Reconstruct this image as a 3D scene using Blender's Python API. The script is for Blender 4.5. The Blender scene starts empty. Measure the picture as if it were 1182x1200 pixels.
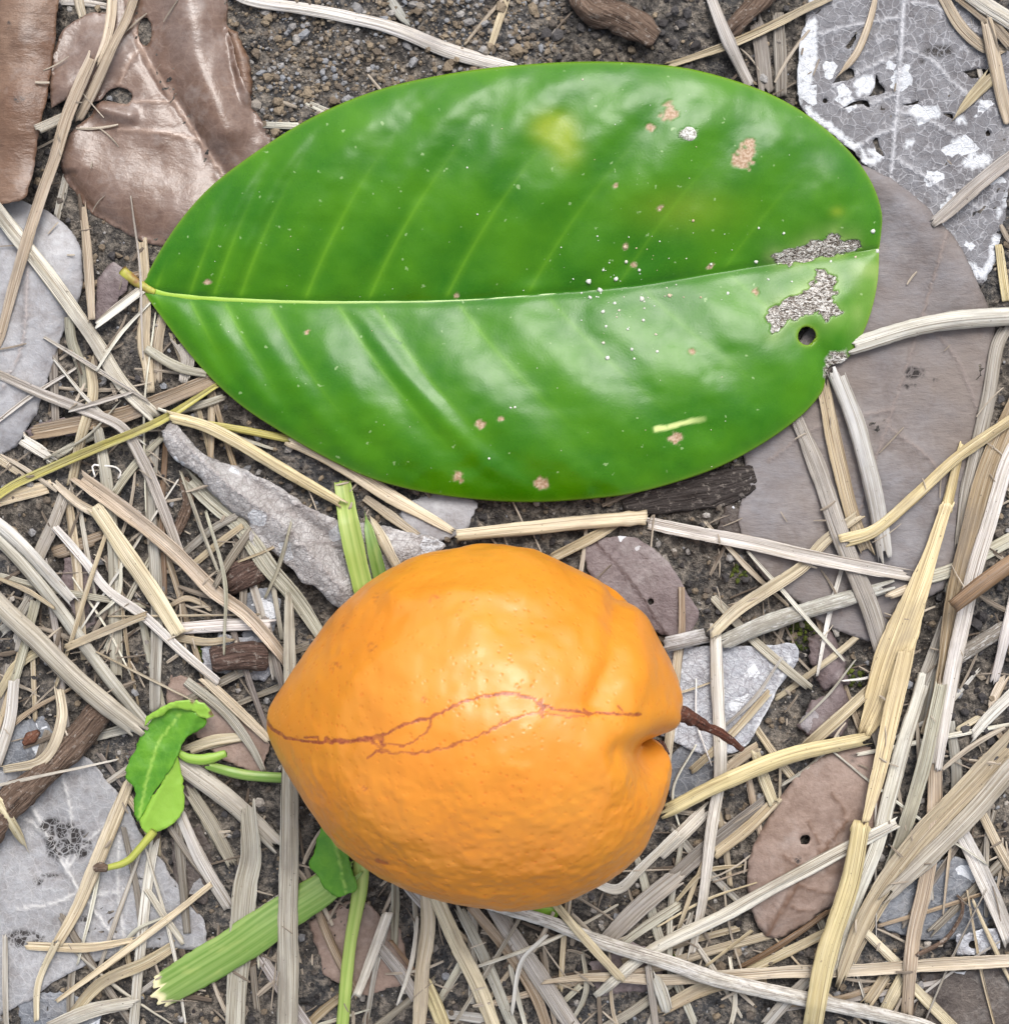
import bpy, math, random
import numpy as np
from mathutils import Vector
from mathutils.geometry import delaunay_2d_cdt

# ------------------------------------------------------------------ camera, sky, sun, exposure
S = 0.00015            # metres per unit of the ground plan (a plan unit is 0.15 mm)
CAM_H = 1800.0         # camera height in plan units (27 cm, a phone held over the litter)
scn = bpy.context.scene
cam_d = bpy.data.cameras.new('camera')
cam = bpy.data.objects.new('camera', cam_d); scn.collection.objects.link(cam)
cam.location = (0, 0, CAM_H * S); cam.rotation_euler = (0, 0, 0)
cam_d.sensor_fit = 'VERTICAL'; cam_d.angle = 2 * math.atan(600 / CAM_H)
cam_d.clip_start = 0.005; cam_d.clip_end = 100
scn.camera = cam

SUN_EL, SUN_AZ = math.radians(56), math.radians(16)      # azimuth: from +Y (top of the picture) towards +X
world = bpy.data.worlds.new('World'); scn.world = world; world.use_nodes = True
wn = world.node_tree.nodes; wl = world.node_tree.links
sky = wn.new('ShaderNodeTexSky'); sky.sky_type = 'NISHITA'; sky.sun_disc = False
sky.sun_elevation = SUN_EL; sky.sun_rotation = SUN_AZ; sky.dust_density = 5.0; sky.air_density = 1.0
hsv = wn.new('ShaderNodeHueSaturation'); hsv.inputs['Saturation'].default_value = 0.42   # thin overcast
wl.new(sky.outputs[0], hsv.inputs['Color'])
wl.new(hsv.outputs[0], wn['Background'].inputs['Color'])
wn['Background'].inputs['Strength'].default_value = 0.15
sun_d = bpy.data.lights.new('sun', 'SUN'); sun = bpy.data.objects.new('sun', sun_d); scn.collection.objects.link(sun)
sun_d.energy = 0.85; sun_d.angle = math.radians(30); sun_d.color = (1.0, 0.985, 0.96)
sd = Vector((math.cos(SUN_EL) * math.sin(SUN_AZ), math.cos(SUN_EL) * math.cos(SUN_AZ), math.sin(SUN_EL)))
sun.rotation_euler = sd.to_track_quat('Z', 'Y').to_euler(); sun.location = sd * 2
scn.view_settings.view_transform = 'Standard'; scn.view_settings.look = 'None'
scn.view_settings.exposure = 0.78; scn.view_settings.gamma = 1.0

rng = np.random.default_rng(7); random.seed(7)

# ------------------------------------------------------------------ numeric helpers
_tab = np.random.default_rng(3).random(65536)
def _h(i, j, k):
    return _tab[((i * 73856093) ^ (j * 19349663) ^ (k * 83492791)) & 65535]
def vnoise(x, y, z=0.0):
    x, y, z = np.broadcast_arrays(np.asarray(x, float), np.asarray(y, float), np.asarray(z, float))
    i, j, k = np.floor(x).astype(np.int64), np.floor(y).astype(np.int64), np.floor(z).astype(np.int64)
    f = [a - b for a, b in ((x, i), (y, j), (z, k))]
    f = [t * t * t * (t * (t * 6 - 15) + 10) for t in f]
    r = 0
    for a in (0, 1):
        for b in (0, 1):
            for c in (0, 1):
                r = r + _h(i + a, j + b, k + c) * (f[0] if a else 1 - f[0]) * (f[1] if b else 1 - f[1]) * (f[2] if c else 1 - f[2])
    return r * 2 - 1
def fbm(x, y, z=0.0, o=4, g=0.5):
    r = 0; a = 1; s = 0
    for n in range(o):
        r = r + a * vnoise(x * 2 ** n + 17.3 * n, y * 2 ** n + 5.1 * n, z * 2 ** n + 9.7 * n); s += a; a *= g
    return r / s
def sstep(a, b, x):
    t = np.clip((x - a) / (b - a), 0, 1); return t * t * (3 - 2 * t)
def spline(pts, step=4.0, sharp=False):
    P = np.array(pts, float)
    if len(P) < 3 or sharp:
        seg = [P]
        out = P
    else:
        Q = np.vstack([2 * P[0] - P[1], P, 2 * P[-1] - P[-2]]); out = []
        for n in range(1, len(Q) - 2):
            a, b, c, d = Q[n - 1:n + 3]
            m1 = (c - a) * 0.5; m2 = (d - b) * 0.5; L = np.linalg.norm(c - b)
            for m in (0, 1):
                pass
            l1 = np.linalg.norm(m1) + 1e-9; l2 = np.linalg.norm(m2) + 1e-9
            m1 = m1 * min(1, L / l1); m2 = m2 * min(1, L / l2)
            k = max(3, int(L / step)); t = np.linspace(0, 1, k, endpoint=False)[:, None]
            out.append((2 * t**3 - 3 * t**2 + 1) * b + (t**3 - 2 * t**2 + t) * m1 + (-2 * t**3 + 3 * t**2) * c + (t**3 - t**2) * m2)
        out = np.vstack(out + [P[-1:]])
    d = np.r_[0, np.cumsum(np.linalg.norm(np.diff(out, axis=0), axis=1))]
    n = max(4, int(d[-1] / step) + 1); s = np.linspace(0, d[-1], n)
    return np.stack([np.interp(s, d, out[:, k]) for k in range(out.shape[1])], 1), s
def resample(P, n):
    P = np.array(P, float); d = np.r_[0, np.cumsum(np.linalg.norm(np.diff(P, axis=0), axis=1))]
    s = np.linspace(0, d[-1], n); return np.stack([np.interp(s, d, P[:, k]) for k in range(P.shape[1])], 1)
def inside(px, py, poly):
    r = np.zeros(px.shape, bool); n = len(poly)
    for a in range(n):
        x1, y1 = poly[a]; x2, y2 = poly[(a + 1) % n]
        c = ((y1 > py) != (y2 > py)) & (px < (x2 - x1) * (py - y1) / (y2 - y1 + 1e-12) + x1); r ^= c
    return r
def pdist(px, py, line):
    """distance to a polyline and the arc position (0..1) of the nearest point"""
    L = np.array(line, float); best = np.full(px.shape, 1e9); arc = np.zeros(px.shape)
    d = np.r_[0, np.cumsum(np.linalg.norm(np.diff(L, axis=0), axis=1))]
    for a in range(len(L) - 1):
        v = L[a + 1] - L[a]; t = np.clip(((px - L[a, 0]) * v[0] + (py - L[a, 1]) * v[1]) / (v @ v + 1e-9), 0, 1)
        q = np.hypot(px - L[a, 0] - t * v[0], py - L[a, 1] - t * v[1]); m = q < best
        best = np.where(m, q, best); arc = np.where(m, (d[a] + t * (d[a + 1] - d[a])) / d[-1], arc)
    return best, arc
def to_world(V):
    V = np.asarray(V, float); k = (CAM_H - V[:, 2]) / CAM_H
    return np.stack([(V[:, 0] - 591) * k * S, (600 - V[:, 1]) * k * S, V[:, 2] * S], 1)

# ------------------------------------------------------------------ object helpers
def tag(o, label=None, cat=None, group=None, kind=None):
    if label: o['label'] = label
    if cat: o['category'] = cat
    if group: o['group'] = group
    if kind: o['kind'] = kind
    return o
def empty(name, x, y, z=0):
    o = bpy.data.objects.new(name, None); scn.collection.objects.link(o)
    o.empty_display_size = 0.005; o.location = Vector(to_world([[x, y, z]])[0]); return o
def mesh_obj(name, V, F, mat, uv=None, attrs=None, parent=None, world_space=False, smooth=True):
    """V in plan units (or metres when world_space); F an (n,3) or (n,4) array or a list of arrays"""
    W = np.asarray(V, float) if world_space else to_world(V)
    Fs = F if isinstance(F, list) else [F]
    Fs = [np.asarray(f, np.int32) for f in Fs if len(f)]
    org = np.array([(W[:, 0].min() + W[:, 0].max()) / 2, (W[:, 1].min() + W[:, 1].max()) / 2, W[:, 2].min()])
    me = bpy.data.meshes.new(name)
    me.vertices.add(len(W)); me.vertices.foreach_set('co', (W - org).astype(np.float32).ravel())
    li = np.concatenate([f.ravel() for f in Fs]); tot = np.concatenate([np.full(len(f), f.shape[1], np.int32) for f in Fs])
    me.loops.add(len(li)); me.loops.foreach_set('vertex_index', li)
    me.polygons.add(len(tot)); me.polygons.foreach_set('loop_start', np.r_[0, np.cumsum(tot)[:-1]].astype(np.int32))
    me.polygons.foreach_set('use_smooth', np.full(len(tot), smooth))
    if uv is not None:
        l = me.uv_layers.new(name='UVMap'); l.data.foreach_set('uv', np.asarray(uv, np.float32)[li].ravel())
    for k, a in (attrs or {}).items():
        at = me.attributes.new(k, 'FLOAT', 'POINT'); at.data.foreach_set('value', np.asarray(a, np.float32))
    me.update(calc_edges=True); me.validate()
    me.materials.append(mat)
    o = bpy.data.objects.new(name, me); scn.collection.objects.link(o)
    if parent:
        o.parent = parent; o.location = Vector(org) - parent.location
    else: o.location = org
    return o
def grid_faces(n, m, wrap=False):
    a = np.arange(n - 1)[:, None] * m; b = np.arange(m if wrap else m - 1)[None, :]; c = (b + 1) % m
    return np.stack([a + b, a + m + b, a + m + c, a + c], -1).reshape(-1, 4)

# ------------------------------------------------------------------ materials
class NT:
    def __init__(s, name):
        s.m = bpy.data.materials.new(name); s.m.use_nodes = True; s.t = s.m.node_tree
        s.b = s.t.nodes['Principled BSDF']
    def n(s, typ, **kw):
        o = s.t.nodes.new(typ)
        for k, v in kw.items(): setattr(o, k, v)
        return o
    def put(s, sock, v):
        if hasattr(v, 'is_output'): s.t.links.new(v, sock)
        elif v is not None: sock.default_value = (*v, 1) if isinstance(v, tuple) and len(v) == 3 and sock.type == 'RGBA' else v
    def math(s, op, a, b=None, c=None, clamp=False):
        o = s.n('ShaderNodeMath', operation=op, use_clamp=clamp)
        for k, v in enumerate((a, b, c)):
            if v is not None: s.put(o.inputs[k], v)
        return o.outputs[0]
    def mix(s, f, a, b, mode='MIX'):
        o = s.n('ShaderNodeMix', data_type='RGBA', blend_type=mode); o.clamp_factor = True
        s.put(o.inputs[0], f); s.put(o.inputs[6], a); s.put(o.inputs[7], b); return o.outputs[2]
    def rng(s, v, a, b, c=0.0, d=1.0):
        o = s.n('ShaderNodeMapRange'); o.clamp = True
        for k, q in enumerate((v, a, b, c, d)): s.put(o.inputs[k], q)
        return o.outputs[0]
    def attr(s, name): return s.n('ShaderNodeAttribute', attribute_name=name).outputs['Fac']
    def coords(s):
        """object coordinates in plan units, shifted per object"""
        tc = s.n('ShaderNodeTexCoord'); oi = s.n('ShaderNodeObjectInfo')
        v = s.n('ShaderNodeVectorMath', operation='SCALE'); s.put(v.inputs[0], tc.outputs['Object']); v.inputs['Scale'].default_value = 1 / S
        a = s.n('ShaderNodeVectorMath', operation='ADD'); s.put(a.inputs[0], v.outputs[0])
        r = s.math('MULTIPLY', oi.outputs['Random'], 900.0); s.put(a.inputs[1], r); return a.outputs[0]
    def scaled(s, vec, x, y, z):
        v = s.n('ShaderNodeVectorMath', operation='MULTIPLY'); s.put(v.inputs[0], vec); v.inputs[1].default_value = (x, y, z); return v.outputs[0]
    def noise(s, vec, scale, detail=3.0, rough=0.55, dist=0.0):
        o = s.n('ShaderNodeTexNoise'); s.put(o.inputs['Vector'], vec)
        o.inputs['Scale'].default_value = scale; o.inputs['Detail'].default_value = detail
        o.inputs['Roughness'].default_value = rough; o.inputs['Distortion'].default_value = dist; return o.outputs['Fac']
    def voro(s, vec, scale, feature='F1', out='Distance', rnd=1.0):
        o = s.n('ShaderNodeTexVoronoi', feature=feature); s.put(o.inputs['Vector'], vec)
        o.inputs['Scale'].default_value = scale; o.inputs['Randomness'].default_value = rnd; return o.outputs[out]
    def bump(s, h, dist, strength=1.0, normal=None):
        o = s.n('ShaderNodeBump'); s.put(o.inputs['Height'], h); o.inputs['Distance'].default_value = dist * S
        o.inputs['Strength'].default_value = strength
        if normal is not None: s.put(o.inputs['Normal'], normal)
        return o.outputs[0]
    def out(s, col, rough=0.6, spec=0.4, normal=None, **kw):
        s.put(s.b.inputs['Base Color'], col); s.put(s.b.inputs['Roughness'], rough); s.put(s.b.inputs['Specular IOR Level'], spec)
        if normal is not None: s.put(s.b.inputs['Normal'], normal)
        for k, v in kw.items(): s.put(s.b.inputs[k.replace('_', ' ')], v)
        return s.m

def mat_straw(name, mottle=0.0, gloss=0.55, streak=1.0):
    t = NT(name); uv = t.n('ShaderNodeUVMap').outputs[0]; oi = t.n('ShaderNodeObjectInfo')
    sh = t.n('ShaderNodeVectorMath', operation='ADD'); t.put(sh.inputs[0], uv)
    t.put(sh.inputs[1], t.math('MULTIPLY', oi.outputs['Random'], 700.0)); v = sh.outputs[0]
    broad = t.noise(t.scaled(v, .007, .22, 1), 1, 3, .6)
    fine = t.noise(t.scaled(v, .010, .85, 1), 1, 3, .6)
    blot = t.noise(t.scaled(v, .030, .06, 1), 1, 4, .6)
    c = oi.outputs['Color']
    dark = t.mix(1.0, c, (.58, .545, .49), 'MULTIPLY'); pale = t.mix(.42, c, (.73, .72, .67))
    col = t.mix(t.rng(broad, .38, .66), dark, c)
    col = t.mix(t.rng(fine, .5, .74, 0, .8 * streak), col, pale)
    col = t.mix(t.rng(fine, .41, .27, 0, .9 * streak), col, t.mix(1.0, c, (.26, .21, .17), 'MULTIPLY'))
    col = t.mix(t.rng(blot, .50, .72, 0, .55), col, t.mix(1.0, c, (.74, .74, .78), 'MULTIPLY'))
    split = t.noise(t.scaled(v, .0045, 1.5, 1), 1, 1, .4)
    col = t.mix(t.rng(split, .40, .33, 0, .85), col, t.mix(1.0, c, (.22, .17, .135), 'MULTIPLY'))
    grime = t.noise(t.scaled(v, .012, .035, 1), 1, 5, .65)
    col = t.mix(t.rng(grime, .50, .70, 0, .7), col, t.mix(.5, t.mix(1.0, c, (.5, .46, .42), 'MULTIPLY'), (.20, .185, .17)))
    spk = t.noise(t.scaled(v, .22, .35, 1), 1, 2, .5)
    col = t.mix(t.rng(spk, .70, .76, 0, .75), col, (.05, .035, .025))
    if mottle:
        mo = t.noise(t.scaled(v, .06, .22, 1), 1, 5, .75)
        col = t.mix(t.rng(mo, .50, .58, 0, mottle), col, (.20, .18, .155)); col = t.mix(t.rng(mo, .47, .36, 0, mottle), col, (.66, .65, .63))
    h = t.math('ADD', t.math('MULTIPLY', broad, 1.0), t.math('MULTIPLY', fine, .8))
    return t.out(col, gloss, .35, t.bump(h, 2.6 * streak, .9))
M_STRAW = mat_straw('dry_straw'); M_LICHEN = mat_straw('mottled_stem', .55, .75); M_YELLOW = mat_straw('smooth_straw', 0, .42, .5)

def mat_bark(name, a, b):
    t = NT(name); uv = t.n('ShaderNodeUVMap').outputs[0]; co = t.coords()
    f = t.noise(t.scaled(uv, .02, .30, 1), 1, 4, .7, .6); g = t.noise(co, .16, 4, .65)
    col = t.mix(t.rng(f, .36, .66), a, b); col = t.mix(t.rng(g, .56, .70, 0, .6), col, (.42, .37, .32))
    col = t.mix(t.rng(f, .40, .28), col, (.02, .015, .012))
    return t.out(col, .75, .25, t.bump(t.math('ADD', f, t.math('MULTIPLY', g, .5)), 7, 1))
M_TWIG = mat_bark('twig_bark', (.07, .042, .028), (.22, .155, .115)); M_BARK = mat_bark('bark_chip', (.045, .026, .02), (.15, .095, .075))

def mat_green_grass():
    t = NT('green_grass'); uv = t.n('ShaderNodeUVMap').outputs[0]; oi = t.n('ShaderNodeObjectInfo'); c = oi.outputs['Color']
    f = t.noise(t.scaled(uv, .004, .20, 1), 1, 2, .5); g = t.noise(t.scaled(uv, .03, .1, 1), 1, 3, .5)
    col = t.mix(t.rng(f, .40, .62), t.mix(1, c, (.72, .82, .66), 'MULTIPLY'), t.mix(.10, c, (.62, .68, .35)))
    col = t.mix(t.rng(g, .55, .75, 0, .35), col, (.36, .38, .12))
    cut = t.attr('cut'); col = t.mix(cut, col, (.66, .60, .36))
    return t.out(col, .42, .45, t.bump(f, .8, .5), Subsurface_Weight=.12, Subsurface_Radius=(.0006, .0009, .0003), Subsurface_Scale=1.0)
M_GRASS = mat_green_grass()

def mat_dead(name, a, b, vein, net=.09, netamt=.35, white=0.0, rough=.55, spec=.4, patch=.012, dark=(.03, .022, .02), bumpy=3.0, crackle=0.0, grain=(1, 1), stain=.6):
    t = NT(name); co = t.coords()
    n1 = t.noise(co, patch, 4, .6); n2 = t.noise(t.scaled(co, grain[0], grain[1], 1), .11, 4, .65); n3 = t.noise(co, .6, 2, .5)
    col = t.mix(t.rng(n1, .36, .64), a, b)
    col = t.mix(t.rng(n2, .34, .68, 0, .55), t.mix(.55, col, dark), col)
    st = t.noise(co, patch * 2.6, 5, .7, .5); col = t.mix(t.rng(st, .48, .70, 0, stain), col, t.mix(.35, t.mix(1.0, col, (.52, .44, .40), 'MULTIPLY'), dark))
    st2 = t.noise(co, patch * 1.7, 4, .65); col = t.mix(t.rng(st2, .54, .72, 0, stain * .6), col, t.mix(.5, col, (.52, .50, .48)))
    warp = t.n('ShaderNodeVectorMath', operation='ADD'); t.put(warp.inputs[0], co)
    t.put(warp.inputs[1], t.math('MULTIPLY', t.noise(co, .05, 2), 16.0))
    e = t.voro(warp.outputs[0], net, 'DISTANCE_TO_EDGE'); e2 = t.voro(warp.outputs[0], net * 2.7, 'DISTANCE_TO_EDGE')
    line = t.math('MAXIMUM', t.rng(e, .07, .0), t.rng(e2, .05, .0, 0, .5))
    col = t.mix(t.math('MULTIPLY', line, netamt), col, vein)
    if white:
        cell = t.voro(warp.outputs[0], .055, 'F1', 'Color'); sep = t.n('ShaderNodeSeparateColor'); t.put(sep.inputs[0], cell)
        w = t.math('MAXIMUM', t.rng(sep.outputs[0], 1.0 - white * .35, 1.0 - white * .35 + .01), t.attr('pale'))
        w = t.math('MULTIPLY', w, t.rng(n2, .30, .42)); col = t.mix(t.math('MULTIPLY', w, .8), col, (.62, .64, .67))
    if crackle:
        k = t.voro(warp.outputs[0], .075, 'DISTANCE_TO_EDGE'); k2 = t.voro(co, .03, 'DISTANCE_TO_EDGE')
        col = t.mix(t.math('MULTIPLY', t.rng(k, .06, .01), crackle), col, dark); col = t.mix(t.math('MULTIPLY', t.rng(k2, .025, .005), crackle), col, dark)
    col = t.mix(t.attr('vein'), col, vein)
    col = t.mix(t.math('MULTIPLY', t.attr('spot'), t.rng(t.math('MINIMUM', e, e2), .0, .09, .15, 1.0)), col, (.022, .018, .017))
    col = t.mix(t.rng(n3, .66, .74, 0, .6), col, dark)
    h = t.math('ADD', t.math('MULTIPLY', n2, 1.2), t.math('MULTIPLY', line, netamt * .45))
    h = t.math('ADD', h, t.math('MULTIPLY', t.attr('vein'), .8))
    return t.out(col, rough, spec, t.bump(h, bumpy, .9))

# ------------------------------------------------------------------ litter height field (what each new piece comes to rest on)
HX0, HSTEP, HN = -330, 3.0, 620
hx = HX0 + HSTEP * np.arange(HN); HXX, HYY = np.meshgrid(hx, hx, indexing='ij')
def ground_z(x, y):
    return 13 * fbm(x * .0065, y * .0065, 1.5, 3) + 7 * fbm(x * .03, y * .03, 4.2, 3) + 3.0 * fbm(x * .11, y * .11, 8.8, 2) - 10
HM = ground_z(HXX, HYY)
def hsample(x, y, A=None):
    global HM
    A = HM if A is None else A
    u = np.clip((np.asarray(x) - HX0) / HSTEP, 0, HN - 1.001); v = np.clip((np.asarray(y) - HX0) / HSTEP, 0, HN - 1.001)
    i, j = u.astype(int), v.astype(int); f, g = u - i, v - j
    return (A[i, j] * (1 - f) + A[i + 1, j] * f) * (1 - g) + (A[i, j + 1] * (1 - f) + A[i + 1, j + 1] * f) * g
def stamp(x, y, z):
    i = np.clip(np.round((x - HX0) / HSTEP).astype(int), 0, HN - 1); j = np.clip(np.round((y - HX0) / HSTEP).astype(int), 0, HN - 1)
    np.maximum.at(HM, (i.ravel(), j.ravel()), z.ravel())
def blur(A, r, n=2):
    for _ in range(n):
        for ax in (0, 1):
            P = np.pad(A, [(r + 1, r) if k == ax else (0, 0) for k in (0, 1)], mode='edge'); C = np.cumsum(P, axis=ax)
            A = (np.take(C, range(2 * r + 1, C.shape[ax]), ax) - np.take(C, range(0, C.shape[ax] - 2 * r - 1), ax)) / (2 * r + 1)
    return A
def dilate(A, r):
    for ax in (0, 1):
        B = A.copy()
        for k in range(-r, r + 1): B = np.maximum(B, np.roll(A, k, ax))
        A = B
    return A
def hull(s, h):
    st = []
    for p in zip(s, h):
        while len(st) > 1 and (st[-1][1] - st[-2][1]) * (p[0] - st[-2][0]) <= (p[1] - st[-2][1]) * (st[-1][0] - st[-2][0]): st.pop()
        st.append(p)
    a = np.array(st); return np.interp(s, a[:, 0], a[:, 1])
def rest(s, h, stiff):
    n = len(h); w = max(2, int(14 / 4)); d = h.copy()
    for k in range(-w, w + 1): d = np.maximum(d, h[np.clip(np.arange(n) + k, 0, n - 1)])
    ker = np.hanning(13); ker /= ker.sum(); f = np.convolve(np.pad(d, 6, mode='edge'), ker, 'valid')
    return stiff * np.maximum(hull(s, h), h) + (1 - stiff) * f

# ------------------------------------------------------------------ the ground
ax = np.r_[-np.geomspace(26000, 360, 26), np.arange(-320, 1521, 4.0), 1180 + np.geomspace(360, 26000, 26)]
gx, gy = np.meshgrid(ax, ax, indexing='ij'); gz = ground_z(gx, gy) + 2.0 * fbm(gx * .25, gy * .25, 3.3, 2)
def mat_soil():
    t = NT('damp_soil'); co = t.coords()
    a = t.noise(co, .006, 3, .6); b = t.noise(co, .07, 5, .7); c = t.noise(co, .30, 3, .6); e = t.voro(co, .10)
    col = t.mix(t.rng(a, .40, .60), (.062, .054, .046), (.052, .053, .056))
    col = t.mix(t.rng(b, .46, .68), col, (.29, .25, .205)); col = t.mix(t.rng(b, .44, .30), col, (.018, .014, .012))
    col = t.mix(t.rng(c, .62, .72, 0, .55), col, (.40, .36, .31)); col = t.mix(t.rng(c, .40, .30, 0, .7), col, (.02, .016, .014))
    h = t.math('ADD', t.math('ADD', b, t.math('MULTIPLY', c, .4)), t.math('MULTIPLY', e, .5))
    return t.out(col, .85, .25, t.bump(h, 12, 1.0))
g = mesh_obj('ground', np.stack([gx, gy, gz], -1).reshape(-1, 3) * [1, 1, 1], grid_faces(len(ax), len(ax))[:, ::-1], mat_soil())
tag(g, 'dark damp crumbly soil under the dry litter', 'ground', kind='structure')

# loose crumbs of soil and grit (nobody could count them)
phi = (1 + 5 ** .5) / 2
ICO = np.array([(-1, phi, 0), (1, phi, 0), (-1, -phi, 0), (1, -phi, 0), (0, -1, phi), (0, 1, phi), (0, -1, -phi), (0, 1, -phi), (phi, 0, -1), (phi, 0, 1), (-phi, 0, -1), (-phi, 0, 1)]) / 1.9
ICF = np.array([(0, 11, 5), (0, 5, 1), (0, 1, 7), (0, 7, 10), (0, 10, 11), (1, 5, 9), (5, 11, 4), (11, 10, 2), (10, 7, 6), (7, 1, 8), (3, 9, 4), (3, 4, 2), (3, 2, 6), (3, 6, 8), (3, 8, 9), (4, 9, 5), (2, 4, 11), (6, 2, 10), (8, 6, 7), (9, 8, 1)])
def crumbs(name, label, cat, X, Y, R, tone, mat, lift=.3):
    n = len(X); a = rng.random((n, 1, 3)) * .5 + .72; V = ICO[None] * a * (1 + .55 * (rng.random((n, 12, 1)) - .5)); th = rng.random(n) * 6.28
    c, s = np.cos(th)[:, None], np.sin(th)[:, None]
    P = np.stack([V[..., 0] * c - V[..., 1] * s, V[..., 0] * s + V[..., 1] * c, V[..., 2] * .8], -1) * R[:, None, None]
    P += np.stack([X, Y, hsample(X, Y) + R * lift], -1)[:, None, :]
    F = (ICF[None] + 12 * np.arange(n)[:, None, None]).reshape(-1, 3)[:, ::-1]
    o = mesh_obj(name, P.reshape(-1, 3), F, mat, attrs={'tone': np.repeat(tone, 12)}, smooth=False)
    return tag(o, label, cat, kind='stuff')
def mat_crumb():
    t = NT('soil_crumb'); co = t.coords(); k = t.attr('tone'); n = t.noise(co, .35, 3, .6)
    r = t.n('ShaderNodeValToRGB'); t.put(r.inputs[0], k); e = r.color_ramp.elements
    e[0].color = (.03, .026, .026, 1); e[1].color = (.42, .38, .33, 1)
    for p, c in ((.3, (.085, .08, .08, 1)), (.5, (.16, .125, .09, 1)), (.7, (.27, .215, .15, 1)), (.85, (.24, .25, .27, 1))):
        q = e.new(p); q.color = c
    col = t.mix(t.rng(n, .35, .7, 0, .5), r.outputs[0], t.mix(1, r.outputs[0], (.4, .38, .36), 'MULTIPLY'))
    return t.out(col, .85, .25, t.bump(n, 3, .8))
# ------------------------------------------------------------------ straw builder
TILE = dict(A=(0, 0), B=(390, 0), C=(782, 0), D=(0, 400), E=(390, 400), F=(782, 400), G=(0, 800), H=(390, 800), I=(782, 800))
ZF = 400 / 1182
def parse(txt):
    out = []; k = 'P'
    for w in txt.split():
        if w.isalpha(): k = w; continue
        x, y = map(float, w.split(','))
        if k != 'P': x, y = TILE[k][0] + x * ZF, TILE[k][1] + y * ZF
        out.append((x, y))
    return out
COL = dict(g=(.44, .415, .355), G=(.24, .21, .175), t=(.50, .415, .29), y=(.68, .575, .32), c=(.68, .59, .42), w=(.68, .655, .58), b=(.23, .14, .075),
           r=(.11, .045, .03), k=(.15, .25, .045), l=(.30, .37, .085), q=(.50, .45, .13), T=(.33, .25, .16), m=(.47, .46, .43), n=(.15, .10, .072))
def strip_mesh(path, s, W, z, form, ends, seed, node=None, ribs=1.0):
    r = np.random.default_rng(seed); n = len(path); T = np.gradient(path, axis=0); T /= np.linalg.norm(T, axis=1)[:, None] + 1e-9
    Nn = np.stack([-T[:, 1], T[:, 0]], 1); wm = float(np.max(W)); m = int(np.clip(wm / 1.7, 7, 17)); c = np.linspace(-1, 1, m)
    Wl = W * (1 + .07 * vnoise(s * .03, seed * 1.7) + .03 * vnoise(s * .15, seed * 2.9))
    rid = r.normal(0, 1, m); rid[0] = rid[-1] = -.4
    ridge = rid[None] * (1 + .4 * vnoise(s[:, None] * .012, np.arange(m)[None] * 3.1 + seed)) * ((.030 if form != 'stem' else .012) * ribs)
    if form == 'stem': top = np.sqrt(np.clip(1 - .93 * c ** 2, 0, 1))[None] * .32 + ridge * .8
    elif form == 'fold': top = (.16 * (1 - np.abs(c))[None] + ridge)
    elif form == 'gutter': top = (.15 * (c ** 2)[None] + ridge)
    else: top = (.10 * r.uniform(-.6, 1.2) * (1 - c ** 2)[None] + ridge)
    top = top * Wl[:, None]
    tw = .16 * vnoise(s * .006, seed * 5.3) + .05 * r.normal()
    top = top + tw[:, None] * c[None] * Wl[:, None] * .5
    if node is not None:
        for q in node:
            k = np.exp(-((s - q * s[-1]) / 5.0) ** 2); Wl = Wl * (1 + .18 * k); top = top + (k * 1.8)[:, None]
    th = max(1.3, .055 * wm) if form != 'stem' else 0
    bot = top - th if form != 'stem' else -top * .6
    off = (c[None] * Wl[:, None] * .5); P = path[:, None] + Nn[:, None] * off[..., None]
    # ragged, split ends: whole fibre bundles end early or late
    if ends:
        g = np.cumsum(r.random(m) < .45); e0, e1 = r.uniform(-.55, .35, m + 1)[g] * wm * ends, r.uniform(-.55, .35, m + 1)[g] * wm * ends
        k = min(n - 1, max(3, int(wm * .9 / 4))); f0 = np.linspace(1, 0, k + 1)[:n]; f1 = f0[::-1]
        P[:k + 1] -= T[0] * (e0[None] * f0[:, None])[..., None]; P[-k - 1:] += T[-1] * (e1[None] * f1[:, None])[..., None]
    V = np.concatenate([np.concatenate([P, (z[:, None] + top)[..., None]], -1).reshape(-1, 3), np.concatenate([P, (z[:, None] + bot)[..., None]], -1).reshape(-1, 3)])
    F = grid_faces(n, m); N = n * m; B = F[:, ::-1] + N
    a = np.arange(n - 1) * m; b = a + m - 1; q = np.arange(m - 1); e = (n - 1) * m + q
    side = [np.stack([a, a + N, a + m + N, a + m], 1), np.stack([b, b + m, b + m + N, b + N], 1), np.stack([q, q + 1, q + 1 + N, q + N], 1), np.stack([e, e + N, e + 1 + N, e + 1], 1)]
    uv = np.stack([np.broadcast_to(s[:, None], off.shape), off], -1).reshape(-1, 2); uv = np.vstack([uv, uv + [0, wm * 1.3]])
    return V, np.vstack([F, B] + side), uv, float(top.max())
ANCHOR = []; USED = set()
JOBS = []           # (level, builder): laid down from the bottom layer to the top one
_seed = [0]
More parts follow.
